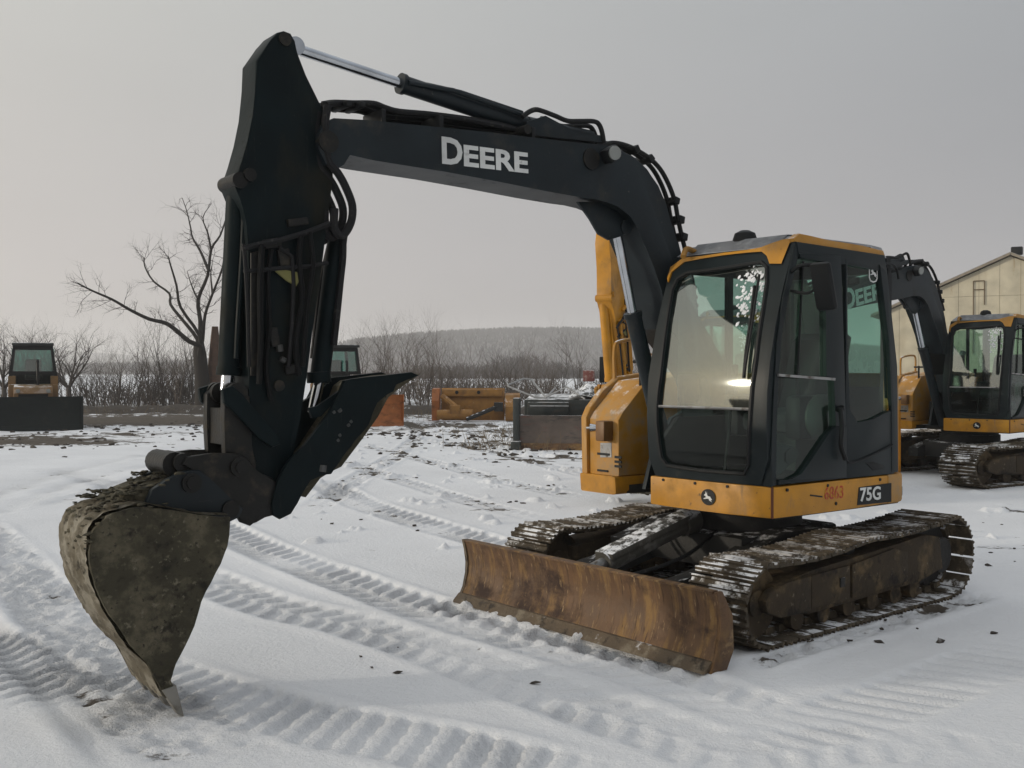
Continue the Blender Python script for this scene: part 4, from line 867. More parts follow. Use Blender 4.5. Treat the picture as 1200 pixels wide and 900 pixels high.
for p in ([(-3.286, 19.218), (-1.706, 15.734), (-0.433, 12.972), (0.474, 11.348)], [(-3.572, 23.798), (-1.603, 19.218), (0.000, 15.370), (1.007, 13.408)], [(-2.852, 26.305), (-1.163, 23.244), (0.612, 18.335), (1.551, 15.490)], [(-2.440, 12.180), (-2.420, 16.115), (-2.306, 21.264), (-2.658, 28.976), (-3.870, 35.707)]):
    track(p, .20, 'tyre', .035, .22, .5, dirt=.16)
track([(0.994, 4.569), (1.560, 4.908), (2.290, 5.477), (3.345, 6.352)], .24, 'bars', .03, .17, .4)
track([(0.640, 4.246), (1.207, 4.507), (1.767, 4.590), (2.228, 4.292)], .24, 'tyre', .032, .2, .5)
track([(4.413, 9.788), (4.317, 8.912), (4.135, 7.857)], .25, 'bars', .02, .16, .2, dirt=.05)
def local(P): return [(1.698 + math.cos(R(219.6)) * f + math.cos(R(309.6)) * l, 7.66 + math.sin(R(219.6)) * f + math.sin(R(309.6)) * l) for f, l in P]
track(local([(1.5, 1.22), (.6, 1.20), (-.4, 1.21), (-1.5, 1.20)]), .09, 'rough', .085, dirt=.10, fade=.2)
track(local([(1.90, 1.3), (1.86, .5), (1.86, -.4), (1.9, -1.3)]), .12, 'rough', .085, dirt=.08, fade=.2)
# packed tread left behind the front machine's own tracks, and ploughed snow along its belts
def spot(px, r1, r2, amt):
    global DIRT
    for cx, cy in px: DIRT += amt * np.exp(-((X - cx) / r1) ** 2 - ((Y - cy) / r2) ** 2)
spot([(-12.723, 35.080), (-14.520, 32.249), (-10.635, 34.475), (-12.240, 25.306)], 3.2, 2.6, .42)
spot([(-11.792, 24.379), (-9.725, 23.798), (-9.262, 27.768)], 1.8, .9, .26)
spot([(-0.198, 23.798), (0.749, 22.460), (0.899, 19.595), (-0.926, 27.768), (0.483, 28.976)], 1.6, 1.1, .30)
spot([(-3.553, 32.778), (-2.084, 31.241), (-0.794, 31.737), (-3.866, 28.976)], 1.8, 1.5, .26)
spot([(-2.906, 18.335), (-1.603, 19.218), (0.000, 16.115), (-0.433, 12.972), (0.480, 14.374)], 1.1, .5, .10)
spot([(4.658, 9.788), (5.998, 12.180)], .8, .5, .2)
spot([(1.698 + math.cos(R(219.6)) * f + math.cos(R(309.6)) * l, 7.66 + math.sin(R(219.6)) * f + math.sin(R(309.6)) * l) for f in (1.2, .6, 0, -.6, -1.2) for l in (-.9, .9, 1.15)], .30, .30, .07)
DIRT += .36 * sm(31, 39, Y) * (1 - sm(50, 70, Y))
g_ = np.exp(-((X + 1.62) ** 2 + (Y - 5.0) ** 2) / .22 ** 2); Z = Z * (1 - g_) - .012 * g_        # snow scraped thin where the bucket tip rests
clod = sm(.74, .84, fbm(X * 3.1, Y * 3.1, 4, 77) + .5 * np.clip(DIRT, 0, .4)); Z += np.where(near & (Y > 9), clod * .05, 0)
nx, ny_ = len(xs), len(ys)
idx = np.arange(nx * ny_).reshape(ny_, nx)
quads = np.stack([idx[:-1, :-1], idx[:-1, 1:], idx[1:, 1:], idx[1:, :-1]], -1).reshape(-1, 4)
me = bpy.data.meshes.new('snow_ground'); me.vertices.add(nx * ny_); me.vertices.foreach_set('co', np.stack([X, Y, Z], -1).astype(np.float32).ravel())
me.loops.add(quads.size); me.loops.foreach_set('vertex_index', quads.ravel().astype(np.int32)); me.polygons.add(len(quads))
me.polygons.foreach_set('loop_start', np.arange(0, quads.size, 4, dtype=np.int32)); me.polygons.foreach_set('use_smooth', np.ones(len(quads), bool))
me.update(calc_edges=True)
for nm, arr in (('dirt', DIRT), ('press', PRESS)):
    at = me.attributes.new(nm, 'FLOAT', 'POINT'); at.data.foreach_set('value', arr.astype(np.float32).ravel())
def ground_mat():
    m = bpy.data.materials.new('trodden_snow'); m.use_nodes = True; t = m.node_tree; b = t.nodes['Principled BSDF']; L = t.links.new
    def n(ty, **k):
        x = t.nodes.new(ty)
        for a, c in k.items(): setattr(x, a, c)
        return x
    g = n('ShaderNodeTexCoord')
    a1 = n('ShaderNodeAttribute', attribute_name='dirt'); a2 = n('ShaderNodeAttribute', attribute_name='press')
    def noise(s, d=8, r=.6):
        q = n('ShaderNodeTexNoise'); q.inputs['Scale'].default_value = s; q.inputs['Detail'].default_value = d; q.inputs['Roughness'].default_value = r; L(g.outputs['Object'], q.inputs['Vector']); return q.outputs['Fac']
    tint = n('ShaderNodeMix', data_type='RGBA'); tint.inputs['A'].default_value = (.775, .785, .815, 1); tint.inputs['B'].default_value = (.69, .70, .73, 1)
    mr = n('ShaderNodeMapRange'); mr.inputs[1].default_value = .35; mr.inputs[2].default_value = .7; L(noise(.55, 6), mr.inputs[0]); L(mr.outputs[0], tint.inputs['Factor'])
    t2 = n('ShaderNodeMix', data_type='RGBA'); t2.inputs['B'].default_value = (.63, .64, .67, 1); L(tint.outputs['Result'], t2.inputs['A'])
    pm = n('ShaderNodeMath', operation='MULTIPLY'); L(a2.outputs['Fac'], pm.inputs[0]); L(noise(6, 8, .7), pm.inputs[1]); L(pm.outputs[0], t2.inputs['Factor'])
    sm_ = n('ShaderNodeMath', operation='MULTIPLY_ADD'); L(a1.outputs['Fac'], sm_.inputs[0]); sm_.inputs[1].default_value = .62
    mp = n('ShaderNodeMapping'); mp.inputs['Scale'].default_value = (1, 1.5, 1); L(g.outputs['Object'], mp.inputs[0])
    q = n('ShaderNodeTexNoise'); q.inputs['Scale'].default_value = 1.7; q.inputs['Detail'].default_value = 10; q.inputs['Roughness'].default_value = .68; L(mp.outputs[0], q.inputs['Vector'])
    L(q.outputs['Fac'], sm_.inputs[2])
    f = n('ShaderNodeMapRange', interpolation_type='SMOOTHSTEP'); f.inputs[1].default_value = .665; f.inputs[2].default_value = .72; L(sm_.outputs[0], f.inputs[0])
    so_ = n('ShaderNodeMix', data_type='RGBA'); so_.inputs['A'].default_value = (.042, .034, .028, 1); so_.inputs['B'].default_value = (.125, .105, .085, 1); L(noise(9), so_.inputs['Factor'])
    fin = n('ShaderNodeMix', data_type='RGBA'); L(f.outputs[0], fin.inputs['Factor']); L(t2.outputs['Result'], fin.inputs['A']); L(so_.outputs['Result'], fin.inputs['B']); L(fin.outputs['Result'], b.inputs['Base Color'])
    b.inputs['Roughness'].default_value = .85; b.inputs['Specular IOR Level'].default_value = .25
    bp = n('ShaderNodeBump'); bp.inputs['Distance'].default_value = .02; bp.inputs['Strength'].default_value = .8; L(noise(24, 8, .72), bp.inputs['Height']); b2 = n('ShaderNodeBump'); b2.inputs['Distance'].default_value = .018; L(noise(70, 4, .6), b2.inputs['Height']); L(a2.outputs['Fac'], b2.inputs['Strength']); L(bp.outputs[0], b2.inputs['Normal']); L(b2.outputs[0], b.inputs['Normal'])
    return m
me.materials.append(ground_mat())
gr = bpy.data.objects.new('snow_ground', me); C.objects.link(gr); tag(gr, kind='structure')
SOIL = mat('bare_soil', (.040, .032, .026), .95, spots=[((.085, .07, .056), 3, .5, .7, W1)], snow=(.33, 2.2, .55), bump=.03, bscale=14)
# low bank of earth along the yard edge
b = nb(); rows = []
rg = random.Random(8)
for i in range(150):
    x = -46 + i * .55; h_ = .26 + .16 * rg.random(); y0 = 41 + .5 * math.sin(i * .13)
    rows.append([b.verts.new((x, y0 + dy + rg.uniform(-.1, .1), max(-.05, h_ * k - .03))) for dy, k in ((-1.0, -.1), (-.6, .55), (-.2, 1), (.3, .9), (.8, .3), (1.2, -.1))])
for r1, r2 in zip(rows, rows[1:]):
    for j in range(5): b.faces.new((r1[j], r1[j + 1], r2[j + 1], r2[j]))
tag(finish('earth_bank', b, SOIL), kind='structure')
# clods scattered on the snow
b = nb(); rg = random.Random(2)
for cx, cy, sx, sy, n_ in [(x, y, 1.3, .7, 55) for x, y in [(0.000, 23.244), (0.695, 20.821), (-0.877, 26.305), (-2.703, 27.017)]] + [(x, y, 2.5, 1.5, 70) for x, y in [(-11.722, 31.241), (-12.503, 27.768), (-11.313, 23.798)]] + [(x, y, .35, .25, 5) for x, y in [(-3.334, 14.800), (-1.740, 10.973), (-2.151, 16.115), (-0.819, 17.844), (0.108, 12.972), (0.498, 14.911), (4.331, 9.788), (5.402, 11.157), (1.780, 6.455), (2.424, 6.519), (1.977, 6.393), (-0.447, 5.632), (3.806, 9.116)]]:
    for k in range(n_):
        r_ = rg.uniform(.012, .045) * (1.3 if n_ > 40 else .55); v = bmesh.ops.create_icosphere(b, subdivisions=1, radius=r_)['verts']
        p = (cx + rg.gauss(0, sx), cy + rg.gauss(0, sy), r_ * .3)
        for q in v: q.co += Vector((rg.uniform(-.4, .4), rg.uniform(-.4, .4), rg.uniform(-.4, .4))) * r_
        bmesh.ops.transform(b, matrix=Matrix.Translation(p) @ Matrix.Diagonal((rg.uniform(.8, 2), 1, .7, 1)), verts=v)
tag(finish('dirt_clods', b, SOIL), kind='stuff')

# ================================================================== bare trees, brush and hills
BARK = mat('dead_bark', (.021, .017, .015), .9, bump=.01, bscale=20)
BARKR = mat('split_bark', (.095, .055, .038), .9, bump=.01, bscale=20)
TWIG = mat('brush_twigs', (.072, .060, .053), .9)
TWIGL = mat('pale_twigs', (.115, .094, .08), .9)
DRY = mat('dry_grass', (.16, .12, .07), .95)
def perp(d, rg):
    v = Vector((rg.gauss(0, 1), rg.gauss(0, 1), rg.gauss(0, 1))); v -= v.project(d); return v.normalized() if v.length > 1e-4 else d.orthogonal().normalized()
def grow(bm, p, d, ln, r, lev, rg, n=3, up_=.25, kink=.35):
    pts, rad = [p.copy()], [r]; k = 4 if lev else 3
    for i in range(k):
        d = (d + perp(d, rg) * rg.uniform(0, kink) + Vector((0, 0, up_ * .3))).normalized(); p = p + d * ln / k; pts.append(p.copy()); rad.append(r * (1 - (i + 1) / k * .75))
        if lev:
            for _ in range(rg.choice((1, 1, 2))):
                dd = (d * .75 + perp(d, rg) * .8 + Vector((0, 0, up_))).normalized(); grow(bm, p, dd, ln * rg.uniform(.42, .62), rad[-1] * .7, lev - 1, rg, 3, up_, kink)
    tube(bm, pts, rad, n, False)
# the big dead tree: limbs follow the photographed fork, each leaning its own way in depth
tree = empty('dead_tree', (-13.35, 44, 0)); tag(tree, 'tall dead tree with bare twisted limbs at the edge of the snowy yard', 'tree')
limbs = {'A': ([(-13.452, 2.803), (-13.854, 2.986), (-14.768, 3.719), (-15.573, 3.939), (-16.377, 4.341), (-17.181, 4.781), (-18.059, 5.147), (-18.570, 5.476)], .17, -2.5),
 'B': ([(-13.487, 3.096), (-14.107, 3.865), (-14.618, 4.561), (-14.762, 5.037), (-15.383, 5.549), (-15.783, 6.171), (-15.855, 6.573)], .13, 2.0), 'C': ([(-13.523, 3.279), (-14.215, 4.451), (-14.468, 5.366), (-14.648, 6.281), (-14.756, 6.610)], .13, -1.2),
 'D': ([(-13.414, 3.170), (-13.448, 3.902), (-13.408, 4.781), (-13.075, 5.805), (-12.888, 6.939), (-12.483, 7.524), (-12.260, 8.437)], .17, .8), 'E': ([(-13.231, 3.060), (-13.191, 4.122), (-12.821, 5.037), (-12.488, 6.171), (-12.374, 7.195)], .14, -1.8),
 'F': ([(-13.074, 5.988), (-13.327, 6.829), (-13.692, 7.414), (-13.727, 7.853), (-14.017, 8.547), (-14.088, 9.131)], .08, 2.4), 'G': ([(-12.888, 6.939), (-13.068, 7.633), (-13.176, 8.291), (-12.954, 8.912)], .06, -1.0), 'H': ([(-13.408, 4.817), (-13.627, 5.037), (-13.881, 5.549), (-13.916, 5.988)], .07, 1.6), 'I': ([(-12.821, 5.037), (-12.928, 5.842), (-12.853, 6.464)], .06, 1.0)}
def loc(P): return [Vector((x + 13.35, 0, z)) for x, z in P]
b = nb(); T_ = loc([(-13.242, -0.020), (-13.276, 0.787), (-13.346, 1.704), (-13.416, 2.437), (-13.451, 2.986)]); tube(b, T_, [.42, .34, .30, .29, .20], 12)
T2 = loc([(-12.985, -0.020), (-12.945, 0.970), (-12.942, 1.814), (-12.902, 2.803), (-12.899, 3.646)]); finish('trunk', b, BARK, tree)
b = nb(); tube(b, [v + Vector((0, .5, 0)) for v in T2], [.36, .30, .27, .22, .13], 10); finish('broken_trunk', b, BARKR, tree)
for k, (P, r, dep) in limbs.items():
    rg = random.Random(ord(k)); b = nb(); P = loc(P)
    if k in 'ABCDE': P = loc([(-13.310, 1.520), (-13.380, 2.327)]) + P
    Q = []
    for i, v in enumerate(P):
        dy = dep * (i / (len(P) - 1)) ** 1.2 + (.35 if k == 'E' else 0); g = (44 + dy) / 44        # limbs lean out of the fork's plane
        Q.append(Vector(((v.x - 13.35) * g + 13.35 + rg.uniform(-.08, .08), dy, 1.667 + (v.z - 1.667) * g)))
    P = smooth_path(Q, 3)
    tube(b, P, [r * .86 * (1 - .80 * (i / (len(P) - 1)) ** .85) for i in range(len(P))], 7)
    for i in range(9 if k in 'ABCDE' else 3, len(P)):
        d = (P[i] - P[i - 1]).normalized()
        for _ in range(rg.choice((0, 1, 1, 2))):
            t_ = i / len(P)
            grow(b, P[i], (d * .6 + perp(d, rg) * .85 + Vector((0, 0, .25))).normalized(), rg.uniform(.5, 1.3) * (.7 + .5 * t_), .020 - .008 * t_, 2 if rg.random() < .35 else 1, rg, 3, .12, .75)
    finish('limb', b, BARK, tree)
# saplings and bushes along the bank: five shapes, copied
def bush_mesh(seed, h_, sp, ns, lev, r, n=3):
    rg = random.Random(seed); b = nb()
    for i in range(ns):
        d = Vector((rg.gauss(0, sp), rg.gauss(0, sp), 1)).normalized(); grow(b, Vector((rg.gauss(0, sp * .5), rg.gauss(0, sp * .5), -.05)), d, h_ * rg.uniform(.7, 1.05), r, lev, rg, n, .22, .28)
    return b
kinds = [('bare_bush', 11, 2.3, .35, 9, 2, .022), ('bare_bush', 12, 3.0, .30, 8, 2, .026), ('sapling', 13, 4.4, .10, 2, 3, .05), ('sapling', 14, 3.6, .16, 3, 3, .04), ('bare_bush', 15, 1.8, .5, 12, 2, .018)]
protos = [finish(nm, bush_mesh(sd, h_, sp, ns, lev, r), TWIG if i % 2 == 0 else TWIGL) for i, (nm, sd, h_, sp, ns, lev, r) in enumerate(kinds)]
spots_ = []
bush_px = []
for i, (px, D_, k, s_) in enumerate([(110, 47, 0, 1), (128, 50, 1, .9), (148, 46, 4, 1.2), (163, 49, 2, .82), (178, 47, 1, 1.05), (190, 52, 2, .9), (205, 46, 3, .9), (218, 50, 0, 1.1), (226, 47, 2, .8), (100, 54, 4, 1.2), (138, 55, 3, .8), (200, 48, 4, 1.1),
        (415, 50, 3, 1), (430, 47, 0, 1), (446, 52, 2, .85), (462, 48, 1, 1.1), (478, 50, 3, 1), (492, 46, 1, 1.0), (503, 55, 2, .8), (520, 50, 3, .9), (545, 58, 1, 1), (575, 60, 2, .75), (600, 56, 0, 1.2), (618, 58, 3, .8), (640, 55, 1, 1), (660, 60, 2, .8), (680, 57, 3, .9), (700, 55, 0, 1.1), (425, 55, 2, .8), (455, 58, 3, .95), (485, 60, 2, .9)]):
    o = protos[k] if k not in [q[1] for q in spots_] else protos[k].copy()
    if o is not protos[k]: C.objects.link(o)
    spots_.append((i, k)); o.location = ((px - 600) / 1200 * D_, D_, 0); o.rotation_euler = (0, 0, i * 1.7); o.scale = (s_, s_, s_ * (.95 + .1 * (i % 3)))
    nm = kinds[k][0]
    bush_px.append((px, nm, o))
NTH = 'first second third fourth fifth sixth seventh eighth ninth tenth eleventh twelfth thirteenth'.split()
for nm, word in (('bare_bush', 'bush'), ('sapling', 'sapling')):
    for lft in (True, False):
        row = sorted([(p, o) for p, n_, o in bush_px if n_ == nm and (p < 300) == lft], key=lambda q: q[0])
        for i, (p, o) in enumerate(row):
            look = {'bush': 'low leafless brown bush', 'sapling': 'taller leafless sapling'}[word]
            if lft: tag(o, '%s, %s one counted rightward from the left dozer toward the dead tree' % (look, NTH[i]), word, 'bare %s left of the dead tree' % (word + ('es' if word == 'bush' else 's')))
            else: tag(o, '%s, %s one right of the bucket thumb, under the wooded hill' % (look, NTH[i]), word, 'bare %s under the hill' % (word + ('es' if word == 'bush' else 's')))
# bare trees either side of the left dozer
for seed, px, D_, h_, lab in ((31, 4, 46, 3.6, 'bare spreading tree left of the left dozer cab, cut by the picture edge'), (32, 80, 47, 3.5, 'bare spreading tree just right of the left dozer cab'), (33, 38, 50, 3.9, 'bare tree rising directly behind the left dozer cab')):
    rg = random.Random(seed); b = nb()
    t_ = empty('bare_tree', ((px - 600) / 1200 * D_, D_, 0)); tag(t_, lab, 'tree')
    tube(b, [(0, 0, -.05), (.03, 0, .5), (0, .05, .95)], [.16, .13, .11], 8); finish('trunk', b, TWIG, t_)
    b = nb()
    for i in range(6):
        a = i * 1.05 + rg.uniform(-.3, .3); grow(b, Vector((0, .05, .9)), Vector((math.cos(a) * .7, math.sin(a) * .7, .9)).normalized(), h_ * .62, .06, 3, rg, 4, .2, .3)
    finish('crown', b, TWIG, t_)
def thicket(name, x0, x1, y0, y1, n, h_, m, seed, topf, r=.02, twigs=4):
    rg = random.Random(seed); b = nb()
    for i in range(n):
        x, y = rg.uniform(x0, x1), rg.uniform(y0, y1); hh = h_ * rg.uniform(.35, 1.1) * topf(x); p = Vector((x, y, -.1)); lean = Vector((rg.gauss(0, .26), rg.gauss(0, .26), 1))
        tube(b, [p, p + lean * hh * .55, p + (lean + Vector((rg.gauss(0, .1), 0, 0))) * hh], [r, r * .7, r * .2], 3, False)
        for k in range(twigs):
            t_ = rg.uniform(.15, .85); q = p + lean * hh * t_; d = Vector((rg.gauss(0, .6), rg.gauss(0, .6), .8)); tube(b, [q, q + d * hh * rg.uniform(.15, .4)], [r * .6, r * .2], 3, False)
    return tag(finish(name, b, m), kind='stuff')
thicket('brush_thicket', -23, -12.6, 47, 62, 620, 2.1, TWIG, 41, lambda x: .25 + 1.7 * fbm(np.array([x * .6]), np.array([3.]), 3, 4)[0] ** 1.6, .022, 5)
thicket('brush_thicket', -9.5, 7.5, 50, 68, 850, 2.0, TWIGL, 42, lambda x: .25 + 1.7 * fbm(np.array([x * .6]), np.array([7.]), 3, 4)[0] ** 1.6, .022, 5)
thicket('brush_thicket', -45, -22, 48, 62, 330, 2.3, TWIG, 43, lambda x: 1, .025, 4)
thicket('brush_thicket', -75, -50, -45, 45, 900, 5.0, TWIG, 45, lambda x: 1, .05, 6)
WOODM = mat('far_wood_bark', (.066, .052, .047), .95, mscale=.2)
def crest(pts):
    def f(x):
        if x <= pts[0][0]: return pts[0][1]
        for a, c in zip(pts, pts[1:]):
            if x <= c[0]: return a[1] + (c[1] - a[1]) * (x - a[0]) / (c[0] - a[0])
        return pts[-1][1]
    return f
wc = crest([(-47.665, 0.800), (-36.830, 2.100), (-28.163, 2.750), (-19.497, 3.617), (-12.997, 4.916), (-6.498, 5.999), (0.000, 6.432), (6.498, 5.999), (11.264, 4.700), (19.497, 3.183), (30.331, 2.100), (43.332, 0.800)])
thicket('distant_wood', -46, 42, 240, 330, 1700, 1.0, WOODM, 44, lambda x: wc(x) * (.62 + .6 * fbm(np.array([x * .16]), np.array([1.5]), 3, 8)[0]), .13, 6)
HILLM = mat('wooded_hill', (.060, .046, .044), .95, spots=[((.078, .062, .060), .012, .45, .65, W1), ((.042, .035, .033), .03, .5, .7, W1)], mscale=.02)
def hill(name, D_, pts, depth, seed, n=160, m=18):
    f = crest(pts); b = nb(); rows = []; x0, x1 = pts[0][0], pts[-1][0]
    for i in range(n + 1):
        x = x0 + (x1 - x0) * i / n; hh = f(x); r = []
        for j in range(m + 1):
            t_ = j / m; k = math.sin(min(1, t_ / .62) * math.pi / 2) if t_ < .62 else math.cos((t_ - .62) / .38 * math.pi / 2)
            nz = float(fbm(np.array([x * .012]), np.array([t_ * 6.]), 4, seed)[0]) - .5
            r.append(b.verts.new((x, D_ + depth * (t_ - .62), max(-2, (hh * k if hh > 0 else hh) * (1 + .10 * nz * (t_ < .55))))))
        rows.append(r)
    for r1, r2 in zip(rows, rows[1:]):
        for j in range(m): b.faces.new((r1[j], r1[j + 1], r2[j + 1], r2[j]))
    return tag(finish(name, b, HILLM, None, 180), kind='structure'), f
_, hf = hill('wooded_hill', 1000, [(-666.608, 3.333), (-416.626, 4.167), (-291.624, 8.332), (-224.952, 14.163), (-174.947, 21.660), (-141.610, 29.987), (-99.955, 34.567), (-49.975, 38.313), (0.000, 40.394), (49.974, 40.810), (91.620, 39.146), (141.599, 36.648), (199.913, 33.318), (274.898, 27.489), (366.563, 19.994), (466.571, 13.330), (583.260, 6.666), (749.942, 2.500)], 520, 4)
hill('far_ridge', 2300, [(-2874.581, 16.997), (-2107.842, 34.241), (-1532.871, 47.650), (-1149.631, 51.481), (-996.357, 49.566), (-881.427, 41.903), (-728.178, 30.409), (-517.425, 16.997), (-287.469, 9.332), (0.000, 5.500)], 700, 9)
b = nb(); rg = random.Random(6)
for i in range(15000):
    x = rg.uniform(-420, 380); t_ = rg.random() ** .7; hh = hf(x) * math.sin(t_ * math.pi / 2); y = 1000 - 322 * (1 - t_) ; z = hh - 1.5; h_ = rg.uniform(3.5, 7); w_ = rg.uniform(.15, .55)
    p = Vector((x, y, z)); q = Vector((rg.gauss(0, .6), rg.gauss(0, .6), h_))
    v = [b.verts.new(p + Vector((-w_, 0, 0))), b.verts.new(p + Vector((w_, .3, 0))), b.verts.new(p + q + Vector((w_ * 1.6, 0, -h_ * .3))), b.verts.new(p + q), b.verts.new(p + q + Vector((-w_ * 1.6, 0, -h_ * .35)))]
    b.faces.new(v)
tag(finish('hillside_trees', b, WOODM), kind='stuff')
# dry weeds by the dark crawler and stalks through the snow
b = nb(); rg = random.Random(12)
for cx, cy, s_, n_ in [(x, y, .5, 40) for x, y in [(0.098, 23.518), (-0.214, 25.630), (0.733, 21.966), (-0.463, 22.210)]] + [(x, y, 1.6, 60) for x, y in [(-5.248, 37.030), (-4.001, 39.994), (-14.935, 41.661), (-16.004, 39.994), (-13.833, 42.548)]]:
    for k in range(n_):
        p = Vector((cx + rg.gauss(0, s_), cy + rg.gauss(0, s_ * .6), -.02)); d = Vector((rg.gauss(0, .3), rg.gauss(0, .3), 1)); h_ = rg.uniform(.12, .5)
        tube(b, [p, p + d * h_ * .6, p + d * h_ + Vector((rg.gauss(0, .08), 0, -.02))], [.006, .005, .002], 3, False)
tag(finish('dry_weeds', b, DRY), kind='stuff')

# ================================================================== dozers across the yard (built facing -Y)
DOZY = mat('dirty_dozer_yellow', (.19, .10, .03), .6, spots=[((.12, .08, .04), 2.5, .45, .7, W1)], snow=(.45, 3, .5))
DZBL = mat('dark_blade_paint', (.008, .012, .012), .55, spec=.2, spots=[((.03, .028, .024), 2, .52, .75, W1)])
ORNG = mat('orange_blade_paint', (.33, .105, .022), .55, spots=[((.16, .06, .02), 2.5, .48, .7, (1, 1, 2)), ((.40, .22, .10), 4, .6, .74, W1)])
TEAL = glass('teal_cab_glass', (.50, .74, .70), .10, 1.6)
def belt(bm, cx, w_, L_, h_, n=30):
    r = h_ / 2
    ring = []
    for i in range(13): a = -math.pi / 2 + math.pi * i / 12; ring.append((L_ / 2 - r + r * math.cos(a), r + r * math.sin(a)))
    for i in range(13): a = math.pi / 2 + math.pi * i / 12; ring.append((-L_ / 2 + r + r * math.cos(a), r + r * math.sin(a)))
    pr = [(y * 1.0, z) for y, z in ring]
    vs = [[bm.verts.new((cx + s * w_ / 2, y, z)) for y, z in pr] for s in (-1, 1)]
    bm.faces.new(vs[0]); bm.faces.new(vs[1][::-1])
    for i in range(len(pr)): bm.faces.new((vs[0][i], vs[1][i], vs[1][(i + 1) % len(pr)], vs[0][(i + 1) % len(pr)]))
def build_dozer():
    t = empty('bulldozer'); tag(t, cat='bulldozer', group='bulldozers parked across the yard')
    b = nb(); cs = []
    prof_ = [(-2.10, 0), (-2.02, .18), (-1.97, .42), (-1.99, .66), (-2.08, .90), (-2.13, .97)]
    ring = prof_ + [(y + .06, z) for y, z in prof_[::-1]]
    prism(b, ring, -1.27, 1.27, 'x', .008); bl = finish('blade', b, DZBL, t)
    b = nb(); prism(b, [(-2.14, -.0), (-2.07, .15), (-2.04, .15), (-2.11, 0)], -1.29, 1.29, 'x'); finish('cutting_edge', b, DZBL, bl)
    for s in (-1, 1):
        b = nb(); prism(b, [(-2.12, 0), (-2.16, .97), (-1.9, .97), (-1.85, .2)], s * 1.27, s * 1.30, 'x'); finish('end_plate', b, DZBL, bl)
        b = nb(); box(b, (s * .88, -.96, .45), (.14, 1.9, .20), None, .02); finish('push_arm', b, DOZY, t)
        b = nb(); belt(b, s * .85, .50, 2.5, .78); tr = finish('track', b, TRKF, t)
        b = nb(); tube(b, [(s * .42, -.9, 1.0), (s * .36, -1.95, .6)], .05, 10); finish('lift_cylinder', b, CHROME, t)
    b = nb(); prism(b, [(-1.15, .45), (-1.18, 1.05), (-1.05, 1.22), (0, 1.30), (.1, .45)], -.52, .52, 'x', .03); bd = finish('body', b, DOZY, t)
    b = nb(); box(b, (0, -1.185, .85), (.78, .03, .36)); finish('grille', b, BLACK, bd)
    for s in (-1, 1): b = nb(); tube(b, [(s * .40, -1.17, 1.12), (s * .40, -1.24, 1.12)], .06, 12); finish('headlight', b, LENS, bd)
    b = nb(); box(b, (0, .55, 1.05), (1.36, 1.3, .5), None, .04); box(b, (.58, .45, 1.35), (.2, 1.0, .4)); box(b, (-.58, .45, 1.35), (.2, 1.0, .4)); finish('fender', b, DOZY, t)
    b = nb()
    for s in (-1, 1):
        for y0, y1 in ((-.02, .08), (1.05, 1.0)): prism(b, [(s * .70, 1.3), (s * .545, 2.45), (s * .475, 2.45), (s * .60, 1.3)], y0, y0 + .09, 'y')
    box(b, (0, .03, 1.64), (1.24, .08, .10)); box(b, (0, .03, 2.40), (1.04, .09, .14)); box(b, (0, 1.09, 1.5), (1.24, .07, .40)); cabd = finish('cab', b, BLACK, t)
    b = nb(); box(b, (0, .5, 2.50), (1.14, 1.35, .09), None, .03); finish('roof', b, mat('dozer_roof', (.012, .014, .014), .6, snow=(.5, 3, .5)), cabd)
    b = nb(); prism(b, [(-.60, 1.69), (.60, 1.69), (.51, 2.33), (-.51, 2.33)], .05, .06, 'y'); finish('windshield', b, TEAL, cabd)
    b = nb(); prism(b, [(-.60, 1.69), (.60, 1.69), (.51, 2.4), (-.51, 2.4)], 1.09, 1.10, 'y'); finish('rear_window', b, TEAL, cabd)
    for s in (-1, 1): b = nb(); prism(b, [(.1, 1.69), (1.05, 1.69), (1.05, 2.4), (.1, 2.4)], s * .575, s * .585, 'x'); finish('side_window', b, TEAL, cabd)
    b = nb(); box(b, (0, .62, 1.78), (.46, .12, .56), None, .05); box(b, (0, .45, 1.5), (.46, .42, .14), None, .04); finish('seat', b, SEATM, cabd)
    b = nb(); tube(b, [(.12, -.2, 1.28), (.12, -.2, 1.95), (.12, -.14, 2.02)], .04, 10); finish('exhaust_pipe', b, BLACK, t)
    return t
d1 = build_dozer(); d1.location = (-14.4, 30.8, 0); d1.rotation_euler = (0, 0, R(25)); d1['label'] = 'dozer at the far left with wide dark blade and greenish cab'
d2 = copy_tree(d1); d2.location = (-5.5, 33.0, 0); d2.rotation_euler = (0, 0, R(28)); d2['label'] = 'dozer with orange blade behind the raised bucket thumb'
d3 = copy_tree(d1); d3.location = (-8.9, 34.5, 0); d3.rotation_euler = (0, 0, R(15)); d3['label'] = 'dozer almost hidden behind the excavator arm and bucket cylinder'
for ch in d2.children:
    if rebase(ch.name) == 'blade':
        for o in [ch] + list(ch.children): o.material_slots[0].link = 'OBJECT'; o.material_slots[0].material = ORNG
